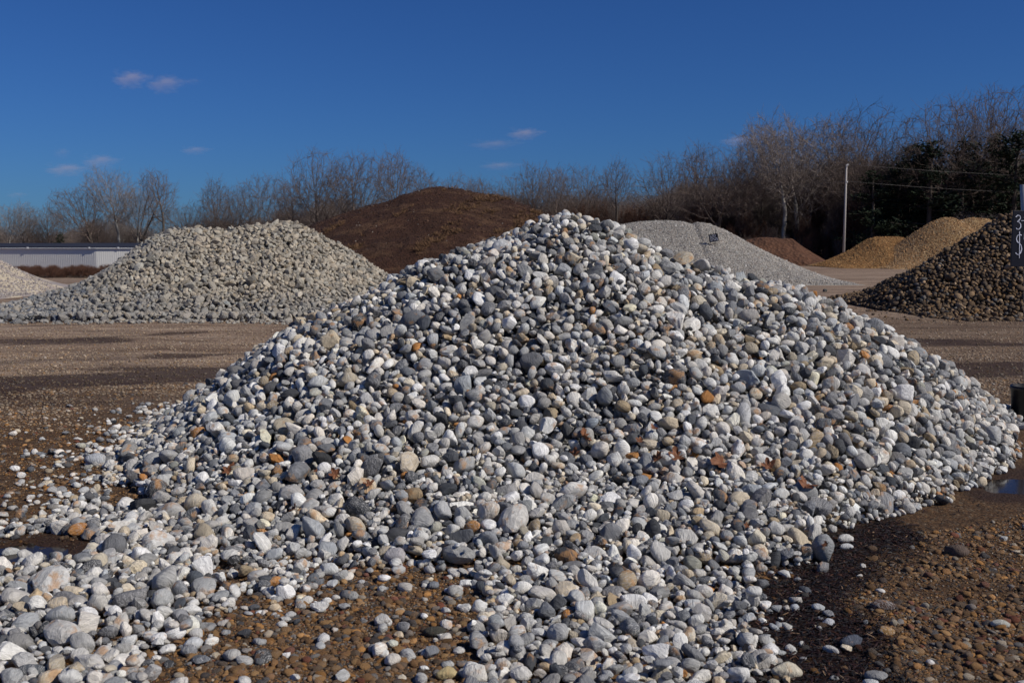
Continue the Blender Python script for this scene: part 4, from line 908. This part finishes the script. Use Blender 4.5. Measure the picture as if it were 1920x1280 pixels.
for ob in list(bpy.data.objects):
    if ob.get('group') is None and 'group' in ob.keys(): del ob['group']
# the mass of woods behind, and undergrowth: grown from the same trees
top_x = [-400, 0, 130, 200, 260, 300, 340, 400, 450, 490, 560, 600, 700, 760, 810, 870, 960, 1000, 1100, 1180, 1260, 1350, 1430, 1500, 1600, 1680, 1730, 1800, 1920, 2300]
top_y = [410, 422, 432, 395, 410, 425, 420, 400, 402, 395, 385, 365, 365, 368, 378, 362, 360, 355, 355, 352, 345, 332, 308, 290, 285, 295, 300, 285, 275, 275]
def woods(name, n, keys, dmin, dmax, hs, x0=-350, x1=2250, parts=(0, 1), lo=.62, hi=1.0, sxy=1.0, mat=None):
    src = []
    for k in keys:
        for j in parts:
            for t in bpy.data.objects:
                if t.type == 'MESH' and t.data == VAR[k][j] and t.parent: src.append(t); break
    return src
def mass(name, keys, n, x0, x1, dmin, dmax, tops, lo, hi, sxy, seed, label=None, absolute=None):
    """every instance is a whole tree: trunk and crown use the same points"""
    rg = np.random.default_rng(seed); px = rg.uniform(x0, x1, n); dd = rg.uniform(dmin, dmax, n); Y = np.interp(px, [0, 500, 620, 1000, 1300, 1500, 1920], [178, 168, 150, 142, 136, 130, 124]) + dd
    X = (px - 960) / F_PX * Y; z0 = terrain(X, Y) - 0.1
    if absolute is None: h = (CAM_H + (460 - np.interp(px, top_x, top_y)) / F_PX * Y - z0) * rg.uniform(lo, hi, n)
    else: h = rg.uniform(*absolute, n)
    idx = rg.integers(0, len(keys), n)
    for j in (0, 1):
        src = []
        for k in keys:
            found = [t for t in bpy.data.objects if t.type == 'MESH' and t.data == VAR[k][j]]
            if not found: found = [obj('undergrowth_stems' if j == 0 else 'undergrowth_twigs', VAR[k][j], None, (60 + 4 * len(src), 132, -0.1))]; found[0].scale = (4, 4, 4); tag(found[0], kind='stuff')
            src.append(found[0])
        P = np.stack([X, Y, z0], -1); sc = np.stack([h * sxy, h * sxy, h], -1); rot = np.stack([np.zeros(n), np.zeros(n), rg.uniform(0, 6.28, n) if j == 0 else mass.rz], -1)
        if j == 0: mass.rz = rot[:, 2].copy()
        o = scatter(name, P, sc, rot, np.full((n, 3), .1), VAR[keys[0]][j].materials[0], None, source=src)
        o.data.attributes['pick'].data.foreach_set('value', idx.astype(np.int32))
mass('woods', ['oak1', 'oak3', 'tall1', 'tall2', 'tall3', 'syc1'], 420, -300, 1300, 6, 45, None, .62, 1.08, 1.0, 71)
mass('woods', ['oak1', 'oak3', 'tall1', 'tall2', 'tall3', 'syc1'], 170, 1250, 1660, 4, 45, None, .6, 1.08, 1.0, 72)
mass('woods', ['oak1', 'oak3', 'tall1', 'tall2', 'tall3'], 110, 1640, 2250, 14, 45, None, .7, 1.12, 1.0, 78)
mass('pine_woods', ['pine0', 'pine1', 'pine2'], 90, 1640, 2300, -3, 14, None, .55, .92, 1.5, 73)
mass('undergrowth', ['brush1', 'brush2'], 520, -300, 2250, -7, 6, None, 0, 0, .55, 74, absolute=(2.0, 5.5))
mass('undergrowth', ['brush2', 'brush1'], 260, 850, 2250, -3, 14, None, 0, 0, .5, 76, absolute=(5.0, 9.5))
# reddish scrub in front of the building
n = 520; rg = np.random.default_rng(75); px = rg.uniform(-60, 330, n); Y = rg.uniform(128, 137, n); X = (px - 960) / F_PX * Y; h = rg.uniform(.6, 1.9, n)
for j in (0, 1):
    s_ = [t for t in bpy.data.objects if t.type == 'MESH' and t.data == VAR['brush1'][j]][:1]
    scatter('scrub', np.stack([X, Y, terrain(X, Y) - .05], -1), np.stack([h * .9, h * .9, h], -1), np.stack([np.zeros(n), np.zeros(n), px], -1), np.full((n, 3), .1), m_rtw, None, source=s_)
# leaf-litter floor of the woods
m_lit = grain_mat('leaf_litter', [(0, (0.03, 0.018, 0.012)), (0.5, (0.06, 0.036, 0.022)), (1, (0.10, 0.062, 0.038))], 3)
xs = np.arange(-160, 160, 3.0); ys = np.linspace(0, 1, 26); V = []
for t in ys:
    for x in xs:
        px = 960 + x / 140 * F_PX; Y = dist_at(px) - 9 + t * 90; V.append((x, Y, float(terrain(x, Y)) + 0.06 + 1.3 * sstep(0, .12, t) * fbm(x * .2, Y * .2, 221, 3)))
wf = obj('woodland_floor', mesh_np('woodland_floor', np.array(V), grid_faces(len(xs), 26), m_lit, None, True, 4)); tag(wf, kind='structure')
print('trees', round(time.time() - T0, 1))

# ------------------------------------------------------------------ utility pole and wires
m_pole = plain('weathered_pole', (0.42, 0.38, 0.34), 0.8, nscale=6); m_wire = plain('aluminium_wire', (0.16, 0.145, 0.13), 0.8); m_black = plain('black_paint', (0.008, 0.008, 0.016), 0.5); m_white = plain('white_chalk_paint', (0.72, 0.72, 0.80), 0.8)
pb, pt = at(1582, 478, 112), at(1582, 308, 112)
po = empty('utility_pole', (pb[0], 112, 0), 'tall pale utility pole rising behind the orange-tan gravel heap', 'utility pole')
hgt = pt[2]
MB().tube([(0, 0, -.2), (0, 0, hgt * .5), (0, 0, hgt)], [.14, .12, .09], 10).build('shaft', m_pole, po, True)
for z in (hgt - 0.12, at(1582, 342, 112)[2]):
    MB().tube([(0, 0, z), (0.05, -.22, z)], .04, 6).tube([(0.05, -.22, z - .08), (0.05, -.22, z + .12)], [.07, .05], 8).build('insulator', m_trim, po, True)
for zz, pyl, nm in ((hgt - 0.0, 352, 'upper overhead wire crossing in front of the bare woods'), (at(1582, 342, 112)[2] + .12, 372, 'lower overhead wire crossing in front of the bare woods')):
    a = Vector((pb[0] + .05, 111.78, zz)); l = at(790, pyl, 190); rr = at(2330, 330 if 'upper' in nm else 362, 118); pts = []
    for P_, Q_ in ((Vector(l), a), (a, Vector(rr))):
        for k in range(13):
            t = k / 12; v = P_.lerp(Q_, t); v.z -= 4 * t * (1 - t) * (0.7 if P_ == a else 1.1)
            if not pts or (pts[-1] - v).length > .01: pts.append(v)
    o = MB().tube(pts, .014, 5).build('power_line', m_wire, None, True); tag(o, nm, 'power line')

# ------------------------------------------------------------------ signs
def ribbon(mb, pts, w, y):
    """a hand-painted stroke, lying on a board facing -Y"""
    pts = [Vector((p[0], 0, p[1])) for p in pts]; vs = []
    for k, p in enumerate(pts):
        d = (pts[min(k + 1, len(pts) - 1)] - pts[max(k - 1, 0)]).normalized(); nrm = Vector((-d.z, 0, d.x)); ww = w * (0.75 + 0.25 * math.sin(k * 1.7 + 1))
        for s in (-1, 1):
            for yy in (y - .002, y): q = p + nrm * s * ww; vs.append((q.x, yy, q.z))
    fs = []
    for k in range(len(pts) - 1):
        a = 4 * k; fs += [(a, a + 2, a + 6, a + 4), (a, a + 4, a + 5, a + 1), (a + 2, a + 3, a + 7, a + 6)]
    mb.add(vs, fs)
def arc(cx, cz, rx, rz, a0, a1, n=9): return [(cx + rx * math.cos(R(a0 + (a1 - a0) * k / n)), cz + rz * math.sin(R(a0 + (a1 - a0) * k / n))) for k in range(n + 1)]
SY = 11.1; pxm = SY / F_PX
base = at(1927, 797, SY)
def sx_(px): return at(px, 450, SY)[0] - base[0]
def sz_(py): return at(1920, py, SY)[2]
sg = empty('price_sign', (base[0], SY, 0), 'black price board on a post set in a black bucket at the right edge', 'sign')
zt_, zb_ = sz_(395), sz_(500)
brd = MB().box(sx_(1897), sx_(1957), -.012, .012, zb_, zt_).build('board', m_black, sg, False, .003)
brd.rotation_euler = (0, 0, 0)
wr = MB(); U = lambda px, py: (sx_(px), sz_(py))
three = [U(1901.5, 407), U(1905, 403.5), U(1909, 404.5), U(1910.5, 409), U(1907.5, 413.5), U(1904.5, 415.5), U(1909, 417), U(1911.5, 421), U(1911.5, 426), U(1908.5, 430), U(1904.5, 429.5), U(1903.5, 427.5)]
ribbon(wr, three, .006, -.0135); ribbon(wr, [U(1912, 414), U(1920.5, 413.4)], .0035, -.0135)
ribbon(wr, [U(1927, 402), U(1918, 402), U(1917.4, 409), U(1922, 408.5), U(1927, 412), U(1927, 418), U(1922, 421), U(1918, 420)], .0048, -.0135)
dol = [U(1914, 441), U(1910, 439.5), U(1906, 442), U(1904.6, 448), U(1906.5, 453), U(1910.5, 456), U(1914, 460), U(1915.6, 467), U(1913.5, 474), U(1909.5, 477.5), U(1906, 476), U(1904.5, 473.5)]
ribbon(wr, dol, .0062, -.0135); ribbon(wr, [U(1909.6, 434), U(1910.6, 455), U(1911.6, 484)], .0045, -.016)
ribbon(wr, [U(1919.6, 437), U(1919.6, 449)], .0065, -.0135)
wr.build('lettering', m_white, sg)
MB().tube([(0.02, .045, 0.05), (sx_(1937), .075, zb_ - .02), (sx_(1921.5), .075, sz_(345))], .042, 14).build('post', plain('galvanised_post', (0.38, 0.37, 0.36), 0.4, 0.5), sg, True)
MB().tube([(sx_(1923), -.02, zt_ - .05), (sx_(1923), .07, zt_ - .05)], .012, 8).tube([(sx_(1935), -.02, zb_ + .05), (sx_(1935), .07, zb_ + .05)], .012, 8).build('bolt', m_pole, sg)
gz = float(ground_z(base[0], SY)); rb_ = 29 * pxm
hb_ = at(1927, 724, SY)[2]
bk = MB(); prof = [(rb_ * .84, gz - .01), (rb_ * .90, gz + .1), (rb_ * .985, hb_ - .05), (rb_ * 1.03, hb_ - .045), (rb_ * 1.03, hb_), (rb_ * .96, hb_), (rb_ * .93, hb_ - .09)]
nseg = 32; vs = [(r * math.cos(2 * math.pi * j / nseg), .045 + r * math.sin(2 * math.pi * j / nseg), z) for r, z in prof for j in range(nseg)]
fs = [(k * nseg + j, k * nseg + (j + 1) % nseg, (k + 1) * nseg + (j + 1) % nseg, (k + 1) * nseg + j) for k in range(len(prof) - 1) for j in range(nseg)] + [tuple((len(prof) - 1) * nseg + j for j in range(nseg))]
bk.add(vs, fs).build('bucket', plain('black_plastic', (0.006, 0.006, 0.008), 0.45, 0.4), sg, True)
# little sign in the gravel heap: find the slope under the post
def hit(f, px, py, y0, y1):
    d = ray(px, py)
    for k in range(4000):
        Y = y0 + (y1 - y0) * k / 4000; t = Y / d[1]
        if float(f(d[0] * t, Y)) >= CAM_H + d[2] * t: return np.array([d[0] * t, Y, CAM_H + d[2] * t])
    return None
ph = hit(f_gr, 1341, 462, 50, 58); 
if ph is None: ph = at(1341, 462, 54)
k_ = ph[1] / F_PX
s2 = empty('price_sign', ph, 'small tilted black sign with white writing stuck in the grey gravel heap', 'sign')
MB().tube([(0, 0, -.3), (0, 0, 32 * k_)], .5 * k_, 6).build('post', m_black, s2)
bd = MB().box(-8.5 * k_, 8.5 * k_, -.05, -.02, 9 * k_, 23.5 * k_).build('board', m_black, s2); bd.rotation_euler = (0, R(-11), R(-12)); 
w2 = MB(); 
for zc, ws in ((19.2, [-6, -3, -.4, 2.2]), (13.2, [-6.4, -3.6, -.4, 2.6, 5.2])):
    for q, xx in enumerate(ws):
        ch = [[(0, 2.4), (1.8, 2.4), (1.9, .6), (0, .2), (0, -2), (2, -2)], [(2, 2.2), (.2, 2.2), (.1, .3), (1.8, .4), (1.8, -1.6), (0, -2)], [(0, 2), (2, 2.2), (.8, -2)], [(1.8, 1.8), (.2, 1.6), (.2, .2), (1.8, -.1), (1.6, -1.8), (0, -1.6)]][(q + int(zc)) % 4]
        ribbon(w2, [((xx + a_) * k_, (zc + b_) * k_) for a_, b_ in ch], .42 * k_, -.053)
w2o = w2.build('lettering', m_white, s2); w2o.rotation_euler = bd.rotation_euler

# ------------------------------------------------------------------ dead leaves caught in the stones
m_leaf, nt, b = newmat('dead_leaf'); tc = N(nt, 'ShaderNodeTexCoord'); nt.links.new(ramp(nt, noise(nt, tc.outputs['Object'], 30, 3), [(0.3, (0.10, 0.035, 0.015)), (0.7, (0.24, 0.10, 0.045))]), b.inputs['Base Color']); b.inputs['Roughness'].default_value = 0.7
def leaf_mesh(seed, s):
    rg = random.Random(seed); v = [(0, 0, 0)]; n = 20; 
    for k in range(n):
        a = 2 * math.pi * k / n; lob = 0.55 + 0.45 * abs(math.cos(2.5 * a)) ** 0.7; r = s * lob * rg.uniform(.85, 1.1) * (1 if k else .35)
        for q in (0.55, 1.0):
            x, y = r * q * math.cos(a), r * q * math.sin(a); z = (x * x * rg.uniform(4, 7) * (1 if seed % 2 else -.3) + abs(y) * 0.5 * q + rg.uniform(-.12, .12) * s * q); v.append((x, y, z))
    f = []
    for k in range(n):
        a, b_ = 1 + 2 * k, 1 + 2 * ((k + 1) % n); f += [(0, a, b_), (a, a + 1, b_ + 1, b_)]
    me = bpy.data.meshes.new('leaf'); me.from_pydata(v, [], f); me.materials.append(m_leaf); me.update(); return me
LEAVES = [(428, 886, 20, 'rusty brown leaf folded upright among the stones at far left'), (436, 876, 13, 'small brown leaf tucked right behind the far left folded one'), (628, 892, 22, 'curled brown leaf above the orange-stained stone on the left slope'), (592, 890, 9, 'tiny brown leaf scrap beside the dark stone on the left slope'),
          (692, 916, 20, 'flat chestnut leaf pinned under a grey stone in the middle left'), (550, 957, 20, 'brown leaf on the small flat stones below the left slope'), (1095, 836, 34, 'large spread brown leaf at the centre of the pile'), (1078, 862, 26, 'brown leaf half buried just below the large spread one'),
          (1200, 832, 18, 'dark brown leaf in the hollow right of the centre'), (1232, 868, 28, 'flat brown leaf under white stones, third from the right'), (1268, 868, 30, 'upright brown leaf with a folded tip in the hollow'), (1352, 872, 42, 'big crumpled orange-brown leaf, brightest on the right slope'),
          (1442, 877, 26, 'ragged brown leaf between two tan stones on the right slope'), (1512, 912, 36, 'brown leaf lying lowest on the right slope'), (1226, 806, 16, 'small leaf in the dark gap above the hollow'), (1400, 990, 12, 'small faded leaf on the fine stones at lower right'), (1548, 1035, 15, 'bright orange-brown leaf scrap at the edge of the dark bark')]
cam_p = np.array([0, 0, CAM_H])
for i, (px, py, sz, lb) in enumerate(LEAVES):
    d = ray(px, py); d = d / d[1]; Ys = np.linspace(4.2, 14, 3000); X = d[0] * Ys; Z = CAM_H + d[2] * Ys; Hs = hp.sample(hp.H, X, Ys); kk = np.argmax(Hs >= Z)
    p = (X[kk], Ys[kk], Hs[kk] + 0.012); s = sz * p[1] / F_PX / 2 * 1.15
    o = obj('leaf', leaf_mesh(i + 3, s), None, p); o.rotation_euler = (R(random.Random(i).uniform(15, 50)), R(random.Random(i + 50).uniform(-30, 20)), R(random.Random(i + 9).uniform(-60, 60))); tag(o, lb, 'leaf', 'dead leaves caught in the stones')

# ------------------------------------------------------------------ clouds: small puffs of vapour far off
def cloud_mat(dens):
    m = bpy.data.materials.new('cloud_vapour'); m.use_nodes = True; nt = m.node_tree; nt.nodes.clear(); L = nt.links.new
    out = nt.nodes.new('ShaderNodeOutputMaterial'); pv = nt.nodes.new('ShaderNodeVolumePrincipled'); pv.inputs['Color'].default_value = (0.90, 0.78, 0.78, 1); pv.inputs['Anisotropy'].default_value = 0.0
    tc = nt.nodes.new('ShaderNodeTexCoord'); ln = nt.nodes.new('ShaderNodeVectorMath'); ln.operation = 'LENGTH'; L(tc.outputs['Object'], ln.inputs[0])
    nz = noise(nt, tc.outputs['Object'], 2.0, 5, 0.65); a = math_(nt, 'SUBTRACT', 0.62, ln.outputs['Value']); b_ = math_(nt, 'ADD', a, math_(nt, 'MULTIPLY', math_(nt, 'SUBTRACT', nz, 0.5), 2.4))
    d = math_(nt, 'MULTIPLY', math_(nt, 'MULTIPLY', b_, 2.2, clamp=True), dens); L(d, pv.inputs['Density']); L(pv.outputs[0], out.inputs['Volume']); return m
CL = [(243, 147, 34, 15, 1.0, 'rounded puff of cloud, uppermost at the left'), (308, 156, 36, 15, .8, 'smaller puff of cloud right of the uppermost one'), (362, 152, 16, 6, .35, 'faint wisp trailing right of the upper pair of clouds'), (364, 281, 28, 7, .6, 'thin flat cloud streak alone above the forked tree'),
      (186, 302, 34, 13, .7, 'soft pinkish cloud above the tallest tree over the building'), (122, 317, 40, 11, .7, 'low flat pinkish cloud above the white building'), (115, 286, 16, 10, .4, 'very small faint cloud above the low flat one'), (30, 365, 20, 6, .4, 'faint cloud low at the left edge'),
      (982, 250, 32, 10, 1.0, 'flat pinkish cloud high above the stone pile'), (925, 270, 46, 8, .35, 'faint smear of cloud below left of the high flat one'), (935, 310, 36, 7, .5, 'faint pink cloud just above the trees near the middle'), (1385, 263, 34, 10, .8, 'pale cloud half hidden by the treetops on the right')]
for i, (px, py, w, h, dn, lb) in enumerate(CL):
    c_ = at(px, py, 2200.0); s = 2200.0 / F_PX; bm = bmesh.new(); bmesh.ops.create_icosphere(bm, subdivisions=3, radius=1.0); me = bpy.data.meshes.new('cloud'); bm.to_mesh(me); bm.free()
    for v in me.vertices: v.co *= 1.0 + 0.12 * math.sin(v.co.x * 5 + i)
    me.materials.append(cloud_mat(0.011 * dn)); o = obj('cloud', me, None, c_); o.scale = (w * s * 1.5, w * s, h * s * 1.6); tag(o, lb, 'cloud', 'small clouds low in the blue sky')
print('done', round(time.time() - T0, 1), 'tris', sum(len(m.loops) - 2 * len(m.polygons) for m in bpy.data.meshes))
